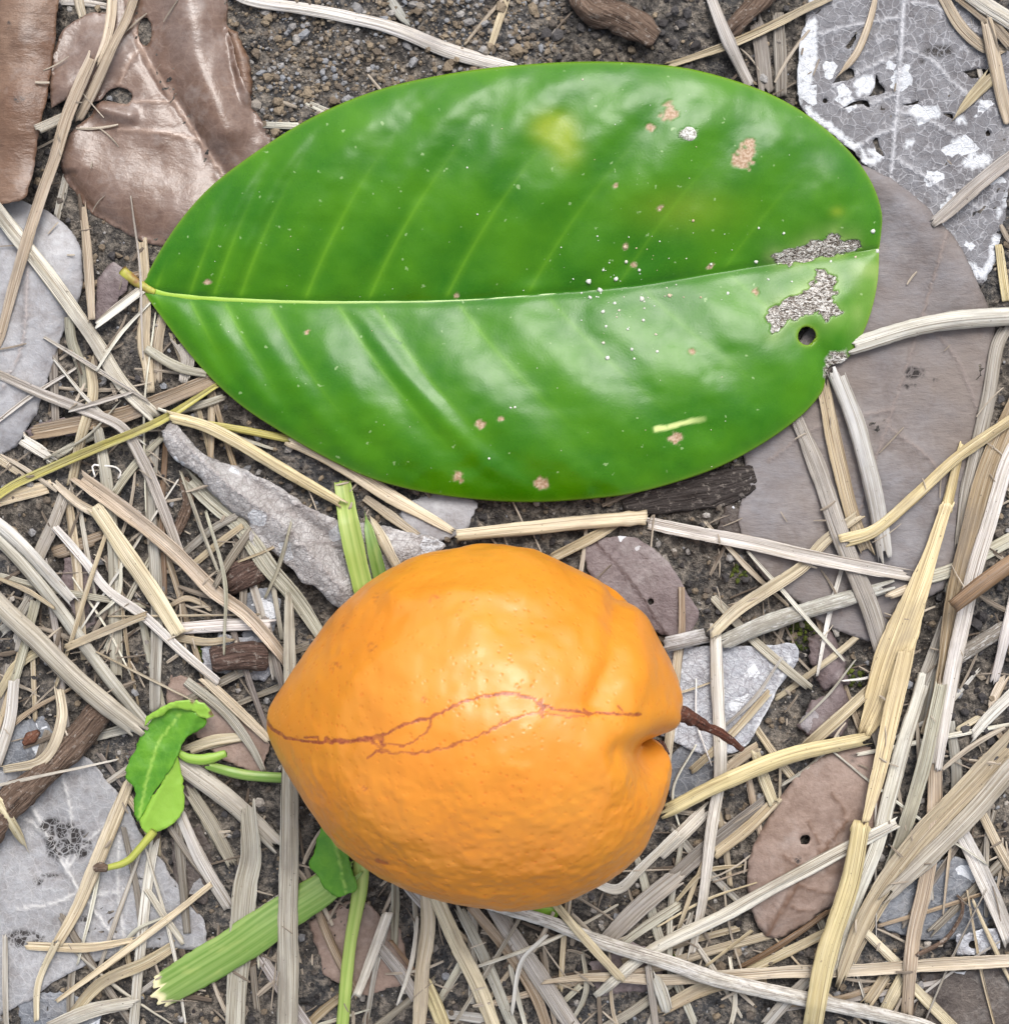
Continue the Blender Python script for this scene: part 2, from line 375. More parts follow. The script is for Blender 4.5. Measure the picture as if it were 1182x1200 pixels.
def ST(level, txt, w, col, label, form='flat', name='straw', cat='straw', stiff=.55, ends=1.0, tip=None, node=None, mat=None, sharp=False, group='dry straws of the litter', lift=0, ribs=1.0, cut=0):
    _seed[0] += 1; seed = _seed[0]
    def go():
        pts = parse(txt); path, s = spline(pts, 4.0, sharp)
        if not sharp: path = path + np.stack([vnoise(s * .013, seed * 3.3), vnoise(s * .013, seed * 7.7)], 1) * 1.3
        u = s / s[-1]; ws = np.array(w if isinstance(w, (list, tuple)) else [w, w], float) * ZF * (.86 if cat == 'straw' else 1)
        W = np.interp(u, np.linspace(0, 1, len(ws)), ws)
        if tip in ('end', 'both'): W = W * (.12 + .88 * sstep(0, .22, 1 - u))
        if tip in ('start', 'both'): W = W * (.12 + .88 * sstep(0, .22, u))
        T = np.gradient(path, axis=0); T /= np.linalg.norm(T, axis=1)[:, None] + 1e-9; Nn = np.stack([-T[:, 1], T[:, 0]], 1)
        sm = path[:, None] + Nn[:, None] * (np.linspace(-.5, .5, 7)[None, :, None] * W[:, None, None])
        h = hsample(sm[..., 0], sm[..., 1]).max(1)
        z = rest(s, h, stiff) + (W * .25 if form == 'stem' else 1.2) + lift
        V, F, uv, hi = strip_mesh(path, s, W, z, form, 0 if tip == 'both' else ends, seed, node, ribs)
        V[:, 2] = np.minimum(V[:, 2], 125)
        o = mesh_obj(name, V, F, mat or (M_STRAW if form != 'stem' else M_YELLOW), uv, {'cut': np.tile(np.repeat(1 - sstep(cut * .6, cut + .01, s + 4 * vnoise(s * .2, seed)), len(V) // 2 // len(s)), 2) * (cut > 0)} if mat is M_GRASS else None)
        tag(o, label, cat, group)
        r = random.Random(seed); k = 1 + r.uniform(-.13, .10); c = COL[col]; o.color = (c[0] * k, c[1] * k * (1 + r.uniform(-.03, .03)), c[2] * k * (1 + r.uniform(-.08, .08)), 1)
        sm = path[:, None] + Nn[:, None] * (np.linspace(-.5, .5, 13)[None, :, None] * W[:, None, None])
        stamp(sm[..., 0], sm[..., 1], np.repeat((z + max(1, hi * .8))[:, None], 13, 1))
        return o
    JOBS.append((level + seed * 1e-5, go)); q_ = parse(txt); ANCHOR.append((label, sum(a for a, b in q_) / len(q_), sum(b for a, b in q_) / len(q_)))

# ------------------------------------------------------------------ dead leaf builder
def leaf_mesh(outline, holes=(), step=5.0, jag=1.0, seed=0, torn=False):
    r = np.random.default_rng(seed)
    O, s = spline(list(outline) + [outline[0]], 3.0, torn); O = O[:-1]; s = s[:-1]
    nx = vnoise(s * .06, seed + .5) * 1.6 + vnoise(s * .25, seed + 9.5) * .9
    d = np.roll(O, -1, 0) - np.roll(O, 1, 0); d /= np.linalg.norm(d, axis=1)[:, None] + 1e-9
    O = O + np.stack([-d[:, 1], d[:, 0]], 1) * (nx * jag)[:, None]
    rings = [O]
    for hpoly in holes:
        q, _ = spline(list(hpoly) + [hpoly[0]], 2.5); rings.append(q[:-1] + r.normal(0, .35, q[:-1].shape))
    x0, y0 = O.min(0); x1, y1 = O.max(0)
    X, Y = np.meshgrid(np.arange(x0, x1, step), np.arange(y0, y1, step)); X = X + (np.arange(X.shape[0]) % 2)[:, None] * step / 2
    X = (X + r.normal(0, .5, X.shape)).ravel(); Y = (Y + r.normal(0, .5, Y.shape)).ravel()
    ok = inside(X, Y, O); ok &= pdist(X, Y, np.vstack([O, O[:1]]))[0] > step * .45
    for hp in rings[1:]: ok &= ~inside(X, Y, hp) & (pdist(X, Y, np.vstack([hp, hp[:1]]))[0] > 1.5)
    P = list(map(tuple, np.stack([X[ok], Y[ok]], 1))); E = []
    for q in rings:
        b = len(P); P += list(map(tuple, q)); k = len(q); E += [(b + i, b + (i + 1) % k) for i in range(k)]
    vs, _, fs, _, _, _ = delaunay_2d_cdt([Vector(p) for p in P], E, [], 0, 1e-4)
    V = np.array([tuple(v) for v in vs]); F = np.array([f for f in fs if len(f) == 3])
    cc = V[F].mean(1); k = inside(cc[:, 0], cc[:, 1], rings[0])
    for q in rings[1:]: k &= ~inside(cc[:, 0], cc[:, 1], q)
    F = F[k]; a = V[F]; ar = (a[:, 1, 0] - a[:, 0, 0]) * (a[:, 2, 1] - a[:, 0, 1]) - (a[:, 2, 0] - a[:, 0, 0]) * (a[:, 1, 1] - a[:, 0, 1])
    F = np.where((ar > 0)[:, None], F[:, ::-1], F)      # plan y runs down the picture: clockwise here is up in the world
    used = np.unique(F); mp = np.full(len(V), -1); mp[used] = np.arange(len(used)); return V[used], mp[F], rings[0]
def DL(level, txt, mat, label, mid=None, lats=(), holes=(), spots=(), pale=None, shape=None, name='dead_leaf', cat='leaf', follow=6, curl=6, rel=.6, wrinkle=2.5, thick=1.6, group='fallen dead leaves', midw=3.0, latw=1.3, jag=1.0, step=3.3, lift=1.5, mz=3.0):
    _seed[0] += 1; seed = _seed[0]
    def go():
        V, F, ring = leaf_mesh(parse(txt) if isinstance(txt, str) else txt, holes, step, jag * (2.2 if name == 'leaf_fragment' else 1), seed, name == 'leaf_fragment')
        x, y = V[:, 0], V[:, 1]; edge = pdist(x, y, np.vstack([ring, ring[:1]]))[0]
        base = hsample(x, y, blur(dilate(HM, 3), follow)); z = rel * base + (1 - rel) * np.percentile(base, 70) + lift
        z = z + wrinkle * fbm(x * .016, y * .016, seed * 3.1, 4) * 1.5 + curl * np.exp(-edge / 14) * vnoise(x * .012, y * .012, seed * 1.3)
        vein = np.zeros(len(V))
        if mid:
            d, arc = pdist(x, y, spline(parse(mid) if isinstance(mid, str) else mid, 6)[0]); wv = midw * (1.1 - .6 * arc)
            vein = np.maximum(vein, 1 - sstep(wv * .4, wv + 1.2, d)); z = z + mz * np.exp(-(d / 4.5) ** 2) - 2.0 * np.exp(-(d / 22) ** 2)
        for l in lats:
            d, arc = pdist(x, y, spline(parse(l) if isinstance(l, str) else l, 6)[0]); vein = np.maximum(vein, .75 * (1 - sstep(latw * .4, latw + 1.6, d))); z = z + .9 * np.exp(-(d / 3.5) ** 2)
        sp = np.zeros(len(V)); pl = np.zeros(len(V))
        for a, b, ra, rb in spots: sp = np.maximum(sp, 1 - sstep(.75, 1.1, np.hypot((x - a) / ra, (y - b) / rb) + .25 * vnoise(x * .12, y * .12, seed)))
        if pale: pl = pale(x, y, edge)
        if shape: z = z + shape(x, y, edge)
        z = np.maximum(z, hsample(x, y, blur(HM, 1, 1)) + 1.0); RINGS.append(ring)
        o = mesh_obj(name, np.column_stack([V, z]), F, mat, V, {'vein': vein, 'spot': sp, 'pale': pl})
        md = o.modifiers.new('thickness', 'SOLIDIFY'); md.thickness = thick * S; md.offset = -1
        stamp(x, y, z + 1); tri = V[F].mean(1); stamp(tri[:, 0], tri[:, 1], z[F].max(1) + 1)
        return tag(o, label, cat, group)
    JOBS.append((level + seed * 1e-5, go))
RINGS = []
def ell(cx, cy, a, b, n=9): return [(cx + a * math.cos(k * 6.2832 / n), cy + b * math.sin(k * 6.2832 / n)) for k in range(n)]

# ------------------------------------------------------------------ twigs and chips
def TW(level, txt, w, label, name='twig', cat='twig', mat=None, group=None, lump=.16, flat=.75, lift=0):
    _seed[0] += 1; seed = _seed[0]
    def go():
        path, s = spline(parse(txt), 4.0); n = len(path); u = s / s[-1]; ws = np.array(w if isinstance(w, (list, tuple)) else [w, w], float) * ZF / 2
        R = np.interp(u, np.linspace(0, 1, len(ws)), ws); T = np.gradient(path, axis=0); T /= np.linalg.norm(T, axis=1)[:, None]; Nn = np.stack([-T[:, 1], T[:, 0]], 1)
        h = hsample(path[:, 0], path[:, 1]); z = rest(s, h, .7) + R * flat * .8 + lift; m = 22; a = np.linspace(0, 2 * math.pi, m, endpoint=False)
        rr = R[:, None] * (1 + lump * fbm(s[:, None] * .035 + np.cos(a) * .9, np.sin(a)[None] * .9 + seed, 2.2, 4) * 2)
        rr[0] *= .8; rr[-1] *= .8
        P = path[:, None] + Nn[:, None] * (rr * np.cos(a))[..., None]; Z = z[:, None] + rr * np.sin(a) * flat
        V = np.concatenate([P, Z[..., None]], -1).reshape(-1, 3); F = grid_faces(n, m, True); N = len(V)
        V = np.vstack([V, [*path[0], z[0]], [*path[-1], z[-1]]]); q = np.arange(m)
        F3 = np.vstack([np.stack([np.full(m, N), q, (q + 1) % m], 1), np.stack([np.full(m, N + 1), (n - 1) * m + (q + 1) % m, (n - 1) * m + q], 1)])
        uv = np.vstack([np.stack([np.broadcast_to(s[:, None], rr.shape), np.broadcast_to(a[None] * R.mean(), rr.shape)], -1).reshape(-1, 2), [[0, 0], [0, 0]]])
        o = mesh_obj(name, V, [F, F3], mat or M_TWIG, uv)
        for k in np.linspace(-.9, .9, 13): stamp(path[:, 0] + Nn[:, 0] * R * k, path[:, 1] + Nn[:, 1] * R * k, z + R * flat * math.sqrt(1 - k * k))
        return tag(o, label, cat, group)
    JOBS.append((level + seed * 1e-5, go))

# ------------------------------------------------------------------ dead leaves
MB = mat_dead('glossy_brown_leaf', (.160, .098, .068), (.215, .160, .135), (.30, .21, .16), .05, .16, 0, .27, .55, .016, (.085, .045, .03), 0.7, grain=(.8, 1.2))
MB2 = mat_dead('rusty_brown_leaf', (.145, .072, .038), (.235, .15, .10), (.13, .07, .045), .05, .12, 0, .40, .5, .012, (.07, .035, .02), 1.6, grain=(.5, 1.3))
MGREY = mat_dead('pale_grey_leaf', (.31, .32, .345), (.42, .43, .45), (.28, .25, .24), .06, .10, 0, .5, .4, .012, (.16, .14, .13), 1.5)
MSKEL = mat_dead('lacy_grey_leaf', (.165, .165, .18), (.255, .26, .28), (.46, .46, .48), .085, .50, .28, .6, .35, .014, (.06, .05, .05), 3.0)
MFELT = mat_dead('felty_grey_leaf', (.195, .165, .145), (.20, .198, .212), (.20, .165, .15), .05, .08, 0, .7, .25, .008, (.14, .115, .105), 1.6, grain=(.6, 1.5))
MSILV = mat_dead('silvery_leaf', (.52, .50, .49), (.70, .69, .69), (.34, .31, .30), .13, .35, .10, .55, .4, .02, (.14, .12, .11), 5.5, .35)
MVEIN = mat_dead('veined_grey_leaf', (.30, .31, .325), (.40, .41, .43), (.50, .49, .48), .07, .22, 0, .6, .35, .014, (.12, .105, .10), 2.0)
MTAN = mat_dead('tan_leaf', (.27, .195, .155), (.345, .265, .225), (.13, .075, .05), .05, .12, 0, .55, .35, .012, (.12, .075, .055), 1.6)
MPALE = mat_dead('crackled_pale_leaf', (.40, .42, .46), (.58, .60, .64), (.66, .68, .70), .07, .25, .4, .5, .45, .02, (.17, .16, .17), 4.5, .5)
MMAUVE = mat_dead('mauve_leaf', (.17, .13, .13), (.26, .215, .21), (.11, .08, .075), .06, .15, .06, .55, .4, .014, (.06, .04, .04), 2.5)
MBLUE = mat_dead('blue_grey_leaf', (.16, .175, .20), (.27, .29, .32), (.36, .36, .37), .07, .3, .2, .5, .45, .02, (.05, .05, .055), 3)
MDARK = mat_dead('dark_leaf', (.06, .045, .04), (.13, .105, .09), (.20, .17, .14), .06, .2, .06, .5, .4, .016, (.02, .015, .012), 3)

def ridge(line, amp, wd):
    L = spline(line, 6)[0]
    return lambda x, y, e: amp * np.exp(-(pdist(x, y, L)[0] / wd) ** 2)
DL(3.0, 'P -60,-40 60,-40 66,30 62,72 55,112 47,150 42,190 36,215 28,232 8,238 -60,245', MB2, 'rusty brown leaf with rolled edge at the upper left border', spots=((22, 117, 7, 3), (11, 29, 2, 5)),
   shape=lambda x, y, e: 26 * np.cos(np.clip((x - 22) / 44, -1.5, 1.5)) + 3 * np.sin(y * .06), rel=.3, curl=2)
def brown_shape(x, y, e):
    mid = spline([(150, 0), (165, 55), (205, 120), (235, 165), (262, 207)], 6)[0]; d = pdist(x, y, mid)[0]
    side = (x - 150) * 152 - (y - 0) * 82 > 0
    r1 = 17 * np.exp(-(pdist(x, y, [(215, -20), (228, 60), (262, 150)])[0] / 26) ** 2)
    r2 = 8 * np.exp(-(pdist(x, y, [(95, 190), (150, 225), (220, 250)])[0] / 34) ** 2)
    r3 = 12 * np.exp(-(pdist(x, y, [(118, 60), (80, 100)])[0] / 22) ** 2)
    cup = 10 * np.exp(-(pdist(x, y, [(120, 128), (150, 135)])[0] / 10) ** 2)
    return np.where(side, r1, r2 + r3 + cup) - 6 * np.exp(-(d / 9) ** 2) - 13 * np.exp(-e / 9) * ((y > 200) | (x > 240))
DL(4.6, 'P 60,128 58,100 64,60 78,32 105,16 128,12 150,-40 256,-40 268,40 283,90 300,130 316,158 318,172 300,230 250,285 195,290 150,275 110,250 80,215 72,195 78,165 92,146 108,134 112,124 122,118 135,119 150,121 155,112 148,105 134,103 126,108 118,117 98,119 80,117', MB,
   'glossy brown curled leaf with torn notch behind the green leaf', mid='P 150,0 165,55 205,120 235,165 262,207', lats=('P 205,120 170,118 140,122', 'P 235,165 190,155 140,152', 'P 165,55 148,78 140,100'),
   holes=(ell(170, 37, 8, 17),), shape=brown_shape, rel=.3, curl=6, midw=2.6, lift=2)
DL(4.4, 'P 266,30 279,38 290,70 297,98 290,130 280,120 274,80', MB2, 'narrow red brown leaf scrap beside the glossy brown leaf', shape=lambda x, y, e: 8 - 10 * np.exp(-e / 5), rel=.5, name='leaf_fragment')
DL(2.6, 'P -60,235 15,233 50,245 80,265 95,290 98,330 88,365 75,390 60,430 48,470 35,500 15,526 -60,545', MGREY, 'smooth pale blue grey leaf on the left border', mid='P 36,260 32,320 27,400 2,456', midw=2.2,
   shape=lambda x, y, e: 16 * (1 - np.exp(-e / 26)), rel=.4, curl=3)
SK_P = [[(999, 95), (1010, 88), (1022, 88), (1027, 100), (1020, 108), (1006, 112)], [(1017, 176), (1026, 172), (1036, 184), (1024, 192)], [(1127, 186), (1138, 180), (1158, 180), (1160, 192), (1140, 198), (1130, 196)],
        [(1115, 166), (1126, 160), (1136, 168), (1122, 176)], [(986, 112), (998, 112), (1000, 120), (990, 124)], [(1060, 162), (1072, 164), (1068, 172), (1060, 172)], [(936, 30), (956, 20), (958, 60), (950, 100), (936, 120)],
        [(1060, 130), (1100, 122), (1104, 136), (1080, 142)], [(1120, 135), (1128, 134), (1132, 144), (1120, 144)]]
def sk_pale(x, y, e):
    p = np.zeros(len(x))
    for q in SK_P: p = np.maximum(p, inside(x, y, q).astype(float))
    return np.maximum(p, (e < 9) & (vnoise(x * .06, y * .06, 3.3) > .0))
DL(3.3, 'P 958,-40 1140,-40 1165,30 1182,60 1225,120 1225,190 1184,215 1178,250 1170,290 1148,334 1120,290 1080,250 1030,205 985,165 944,135 933,110 936,70 941,30', MSKEL, 'lacy grey skeleton leaf with white flakes in the upper right corner',
   mid='P 1060,-30 1055,60 1050,130 1043,215', midw=3.2, lats=('P 1054,62 1020,78 975,100', 'P 1050,110 1018,122 985,128', 'P 1047,150 1020,162 996,180', 'P 1057,20 1020,26 960,40', 'P 1055,55 1090,70 1120,100 1160,130', 'P 1049,130 1085,140 1120,160', 'P 1046,184 1080,205 1120,232', 'P 1058,0 1100,10 1150,40', 'P 1130,235 1150,245 1164,228'),
   holes=([(975, 98), (985, 84), (998, 80), (1000, 91)], [(1017, 113), (1024, 102), (1026, 87), (1030, 96), (1037, 108)], [(987, 127), (998, 120), (1014, 117), (1019, 126), (1008, 122), (994, 125)], ell(1157, 156, 3, 4, 6), [(1104, 133), (1115, 133), (1116, 140)],
          [(1056, 124), (1076, 118), (1074, 122)], [(1022, 165), (1028, 161), (1030, 172), (1036, 183), (1027, 178)], [(1128, 84), (1150, 80), (1160, 87), (1140, 92)], [(991, 55), (1000, 42), (1004, 36), (1002, 46), (994, 58)], ell(966, 118, 3, 3, 6)),
   pale=sk_pale, spots=((1080, 70, 3, 3), (1008, 85, 3, 3), (1100, 60, 20, 8)), curl=9, wrinkle=3.5, step=3.6, jag=1.6)
DL(4.0, 'P 1000,190 1035,205 1070,228 1100,258 1125,292 1145,330 1158,362 1166,390 1160,440 1150,500 1140,560 1128,620 1112,680 1080,705 1045,722 1035,752 1000,746 960,728 930,702 900,682 878,652 868,625 864,600 873,562 870,512 877,486 900,440 950,380 985,300', MFELT,
   'large felty grey brown leaf behind the tip of the green leaf', mid='P 1110,270 1062,430 1010,590 985,720', midw=1.6, lats=('P 1080,370 1120,420 1145,480', 'P 1040,500 1090,540 1125,600', 'P 1045,480 960,500 900,540'),
   spots=((1071, 437, 12, 7), (1066, 452, 8, 3), (1095, 445, 3, 2)), shape=lambda x, y, e: 12 * np.exp(-(pdist(x, y, [(1050, 210), (1130, 330)])[0] / 40) ** 2) - 5 * np.exp(-e / 8), curl=7, rel=.5, lift=3, mz=1.0)
def silv_shape(x, y, e):
    v = pdist(x, y, [(250, 538), (325, 584), (375, 623), (412, 660)])[0]
    r = pdist(x, y, [(205, 515), (270, 572), (340, 625), (398, 690)])[0]
    r2 = pdist(x, y, [(300, 562), (380, 610), (470, 645)])[0]
    return 17 * np.exp(-(r / 17) ** 2) + 12 * np.exp(-(r2 / 18) ** 2) - 7 * np.exp(-(v / 7) ** 2)
DL(6.5, 'P 190,505 203,497 217,511 244,534 281,548 321,568 372,599 400,611 440,614 480,624 524,640 478,664 440,702 415,718 395,713 372,692 352,678 326,652 313,644 293,634 291,613 267,597 250,580 230,557 210,543 195,526', MSILV,
   'silvery white crinkled leaf curled lengthwise above the orange fruit', lats=('P 210,512 270,570 340,622 400,690', 'P 325,600 350,590 372,600', 'P 345,640 372,635 400,640'), shape=silv_shape, wrinkle=3, curl=5, rel=.3, jag=1.5, step=4, lift=2)
DL(1.5, 'P -60,905 30,900 95,885 130,920 150,945 166,980 190,1010 215,1050 240,1082 236,1112 170,1112 100,1132 62,1152 20,1180 -60,1200', MVEIN, 'grey veined leaf with black lacy patches in the lower left corner', mid='P 30,930 40,950 78,1020 135,1101', midw=2.2,
   lats=('P 72,905 84,960 78,1015', 'P 140,980 138,1040 145,1100', 'P 78,1020 100,990 132,960', 'P 60,985 30,960 0,955', 'P 95,1045 60,1060 20,1065', 'P 110,885 120,905 138,918', 'P 100,1050 140,1045 168,1030'),
   spots=((76, 985, 26, 22), (60, 968, 14, 12), (97, 994, 12, 12), (45, 1033, 6, 4), (60, 1026, 12, 2.5), (100, 1078, 5, 4), (30, 1100, 26, 10), (165, 1030, 14, 2.5)), curl=3, rel=.6)
DL(5.0, 'P 1019,876 1044,920 1044,962 1020,1015 972,1062 920,1097 897,1097 880,1066 875,1018 894,968 936,908 985,878', MTAN, 'tan brown oval leaf with one round hole beside yellow straw', mid='P 893,1102 897,1098 934,1037 961,1000 994,960', midw=3.0,
   lats=('P 961,1000 956,980 946,962', 'P 961,1000 985,990 1010,985', 'P 934,1037 960,1045 985,1045', 'P 992,962 985,945 975,930', 'P 920,1058 940,1068 955,1068', 'P 945,1018 930,1012 915,1000'), holes=(ell(943, 984, 6.2, 6.0),), spots=((1000, 889, 4, 6), (934, 1008, 4, 4)),
   shape=lambda x, y, e: 12 * (1 - np.exp(-e / 24)), rel=.35, curl=3, wrinkle=2, step=4)
DL(2.0, 'P 760,770 800,760 845,756 885,758 930,755 934,775 915,800 900,830 885,858 866,880 830,884 795,872 765,850', MPALE, 'bluish white crackled leaf beside the fruit stalk', lats=('P 884,858 905,820 925,772',), curl=5, wrinkle=5, lift=6)
DL(2.1, 'P 680,640 700,632 732,628 762,640 786,665 806,697 818,722 792,748 745,725 700,690', MMAUVE, 'mauve grey leaf touching the top right of the fruit', holes=(ell(762, 705, 4, 4, 7),), lats=('P 700,635 740,680 780,740',), curl=5, lift=8)
DL(1.2, 'P 75,655 105,650 115,662 113,730 98,740 72,692', MMAUVE, 'small mauve leaf scrap among straws at the left', spots=((107, 722, 6, 12),), name='leaf_fragment')
DL(2.2, 'P 112,378 113,330 133,305 150,318 150,340 132,362', MMAUVE, 'small mauve brown leaf scrap left of the green leaf stalk', name='leaf_fragment', lift=4)
DL(1.1, 'P -40,850 10,846 50,840 62,862 36,896 10,925 -40,940', MBLUE, 'small blue grey leaf scrap above the brown twig', name='leaf_fragment', lift=6)
DL(1.3, 'P 1018,1066 1072,1032 1118,1004 1165,1036 1154,1088 1092,1102 1040,1090', MBLUE, 'blue grey leaf under straws near the lower right corner', lift=3)
DL(1.6, 'P 1120,1096 1150,1090 1168,1088 1172,1112 1150,1118 1120,1120', MPALE, 'white speckled leaf scrap with a hole near the right border', holes=(ell(1140, 1107, 6, 5, 7),), name='leaf_fragment', lift=5, step=4)
DL(1.0, 'P 1078,1142 1130,1138 1230,1134 1230,1240 1100,1240 1085,1190', MDARK, 'dark brown leaf in the lower right corner', lift=2)
DL(1.1, 'P 690,1130 740,1105 780,1120 770,1160 700,1165', MMAUVE, 'dull brown leaf scrap under straws below the fruit', name='leaf_fragment', lift=2)
DL(1.15, 'P 955,820 985,800 1000,830 985,860 950,868 930,850', MMAUVE, 'curled brown leaf scrap left of the wide yellow straw', name='leaf_fragment', shape=lambda x, y, e: 8 * (1 - np.exp(-e / 8)), lift=3)
DL(1.12, 'P 945,748 972,740 990,768 995,800 965,808 948,780', MMAUVE, 'dark rounded leaf scrap right of the crackled white leaf', name='leaf_fragment', shape=lambda x, y, e: 10 * (1 - np.exp(-e / 8)), lift=3)
DL(1.0, 'P 285,695 312,690 330,705 322,740 300,760 285,745', MBLUE, 'pale blue leaf scrap beside the brown bark chip', name='leaf_fragment', lift=5)
DL(1.05, 'P 235,760 262,745 318,748 330,770 310,798 260,792 240,785', MPALE, 'white leaf scrap under the dark bark chip', name='leaf_fragment', lift=3)
DL(1.0, 'P 778,900 800,870 838,868 842,905 815,940 785,945', MBLUE, 'blue grey leaf scrap right of the fruit cleft', name='leaf_fragment', lift=3)
DL(1.1, 'P 150,880 200,860 235,905 220,945 180,935', MMAUVE, 'brown leaf scrap under the small green leaflet', name='leaf_fragment', lift=2)
DL(1.0, 'P 200,985 235,965 250,1010 240,1060 205,1040', MDARK, 'dark reddish leaf scrap above the green grass blade', name='leaf_fragment', lift=2)
DL(1.1, 'P 200,790 260,810 315,870 310,915 250,880 195,840', MTAN, 'pale tan leaf scrap left of the fruit tip', name='leaf_fragment', lift=3)
DL(1.2, 'P 30,505 60,492 95,486 98,508 60,512 35,516', MMAUVE, 'mauve leaf strip below the pale grey leaf', name='leaf_fragment', lift=3)
DL(1.0, 'P 470,590 520,575 560,590 545,625 500,640 470,625', MGREY, 'grey leaf scrap tucked under the lower edge of the green leaf', name='leaf_fragment', lift=4)
DL(1.0, 'P 360,1080 420,1050 470,1090 480,1150 430,1170 380,1140', MTAN, 'wide dull brown leaf scrap beside the green grass stem', name='leaf_fragment', lift=0)
DL(1.0, 'P 850,590 880,600 885,640 860,650 840,630', MDARK, 'black leaf scrap at the left end of the felty leaf', name='leaf_fragment', lift=2)
DL(1.0, 'P 20,1170 70,1160 120,1180 110,1225 30,1230', MBLUE, 'blue grey leaf scrap under the lower left veined leaf', name='leaf_fragment', lift=2)

# ------------------------------------------------------------------ twigs and bark
TW(2.9, 'P -40,1000 0,955 52,905 108,846 122,832', [120, 112, 100, 88], 'thick brown twig across the lower left leaf')
TW(2.5, 'P 672,-30 690,2 728,22 768,47', [95, 105, 100, 80], 'thick rough twig at the top border', lump=.3)
TW(2.5, 'P 905,-30 895,-5 862,28 845,45', [80, 80, 70, 60], 'dark brown twig right of the grey top straw', lump=.22)
TW(1.9, 'D 640,470 650,560 610,660 600,720', [40, 42, 40, 30], 'short reddish brown twig under the silvery leaf')
TW(2.0, 'D 780,850 840,810 910,780', [95, 100, 90], 'brown bark chip beside a silvery leaf', name='bark_chip', cat='bark', mat=M_BARK, flat=.45, group='bark chips', lump=.2)
TW(2.2, 'D 730,1105 820,1090 930,1085', [95, 105, 95], 'dark purplish bark chip left of the fruit shoulder', name='bark_chip', cat='bark', mat=M_BARK, flat=.4, group='bark chips', lump=.2)
TW(1.8, 'P 730,592 790,580 845,570 885,558', [80, 120, 130, 80], 'dark grained bark piece under the lower edge of the green leaf', name='bark_chip', cat='bark', mat=mat_bark('black_bark', (.022, .016, .014), (.085, .072, .066)), flat=.2, group='bark chips', lump=.2)
TW(3.0, 'D 330,470 320,430 345,430 400,435 420,455 410,475', [6, 6, 6, 5], 'fine white curly fibre at the left', name='fibre', cat='fibre', mat=M_YELLOW, lump=.05, lift=16)
TW(8.0, 'I 860,945 960,890 1015,810 1020,760 1000,735', [16, 16, 14, 10], 'thin red brown tendril curling near the lower right', name='tendril', cat='tendril', lump=.08)

# ------------------------------------------------------------------ straws, bottom to top
# left side
ST(5.0, 'P -40,200 0,250 60,328 112,400 D 430,150 545,270', [62, 62, 58, 55], 'w', 'long pale straw running from the left border to the silvery leaf tip')
ST(7.0, 'P -40,600 D 0,545 100,520 175,500', [55, 58, 50], 'c', 'short wide cream straw at the left border below the grey leaf')
ST(8.0, 'P -40,610 D 0,530 60,492 330,372 590,258 765,148', [30, 36, 38, 34, 20], 'q', 'long yellow green straw ending under the lower left leaf edge', 'gutter')
ST(8.1, 'D 585,262 730,302 950,422 1182,560', [42, 52, 50, 34], 'y', 'pale yellow straw along the top of the silvery leaf', 'fold')
ST(7.2, 'D 720,288 860,312 1005,340', [26, 30, 32], 'q', 'short thin yellow green straw above the silvery leaf', 'stem', ends=.3)
ST(8.8, 'D 1008,345 1182,430 E 200,540 425,662', [52, 62, 58, 26], 'c', 'cream straw slanting under the lower left leaf edge to the kink', 'flat', node=[.02], stiff=.8, mat=M_YELLOW, ribs=.3)
ST(9.0, 'E 424,672 620,652 830,634 1085,612', [50, 56, 54, 56], 'c', 'smooth cream straw lying between the green leaf and the fruit', 'stem', node=[.90, .99], stiff=.9, ends=.4)
ST(8.4, 'E 1085,628 1182,648 F 300,700 560,762 840,812', [50, 56, 58, 56, 48], 'w', 'pale ribbed straw from the cream straw to the right', 'gutter', stiff=.7)
ST(7.0, 'D 765,150 880,230 1010,325', [26, 30, 28], 'g', 'thin grey straw along the lower left edge of the green leaf')
ST(3.0, 'D 100,315 400,262 560,205 750,130', [58, 66, 66, 55], 'T', 'wide grey brown straw under the yellow green straw', 'gutter')
ST(3.2, 'D 620,245 700,222 790,188', [30, 32, 24], 'g', 'short grey straw under the left of the green leaf')
ST(6.0, 'P -40,425 D 0,115 170,190 330,252 430,305 500,420 560,560 630,745', [30, 38, 42, 42, 46, 46, 34], 'g', 'grey straw bending down from the grey oval leaf')
ST(4.0, 'D 310,55 325,180 285,330 250,490', [38, 42, 42, 36], 't', 'tan upright straw beside the pale grey leaf')
ST(3.4, 'D 235,510 190,625 130,755 100,900 55,1060', [46, 52, 50, 42, 36], 'g', 'grey straw leaning down at the far left', 'gutter')
ST(3.0, 'A 240,1090 D 250,0 287,100 292,175', [40, 45, 46, 40], 'g', 'short grey straw right of the pale grey leaf')
ST(3.1, 'A 492,830 505,1000 D 500,0 515,90 522,172', [44, 46, 50, 52, 40], 't', 'tan upright straw below the brown curled leaf')
ST(5.1, 'D 505,20 620,92 725,118', [36, 42, 30], 'g', 'short grey straw left of the lower leaf edge')
ST(4.2, 'D 612,-10 650,50 640,135', [50, 62, 44], 'g', 'broad short grey straw tucked under the green leaf', 'gutter')
ST(3.2, 'D 535,330 525,600 540,900 540,1182 G 540,90', [42, 46, 48, 46, 44], 'g', 'straight upright grey straw above the green leaflet', 'gutter')
ST(3.3, 'D 335,280 370,480 390,700 400,900 402,1182', [40, 50, 55, 58, 50], 'g', 'ribbed upright grey straw at the left', 'fold')
ST(2.0, 'D 572,340 565,600 572,880', [22, 26, 22], 'b', 'thin brown upright straw behind the straight grey one')
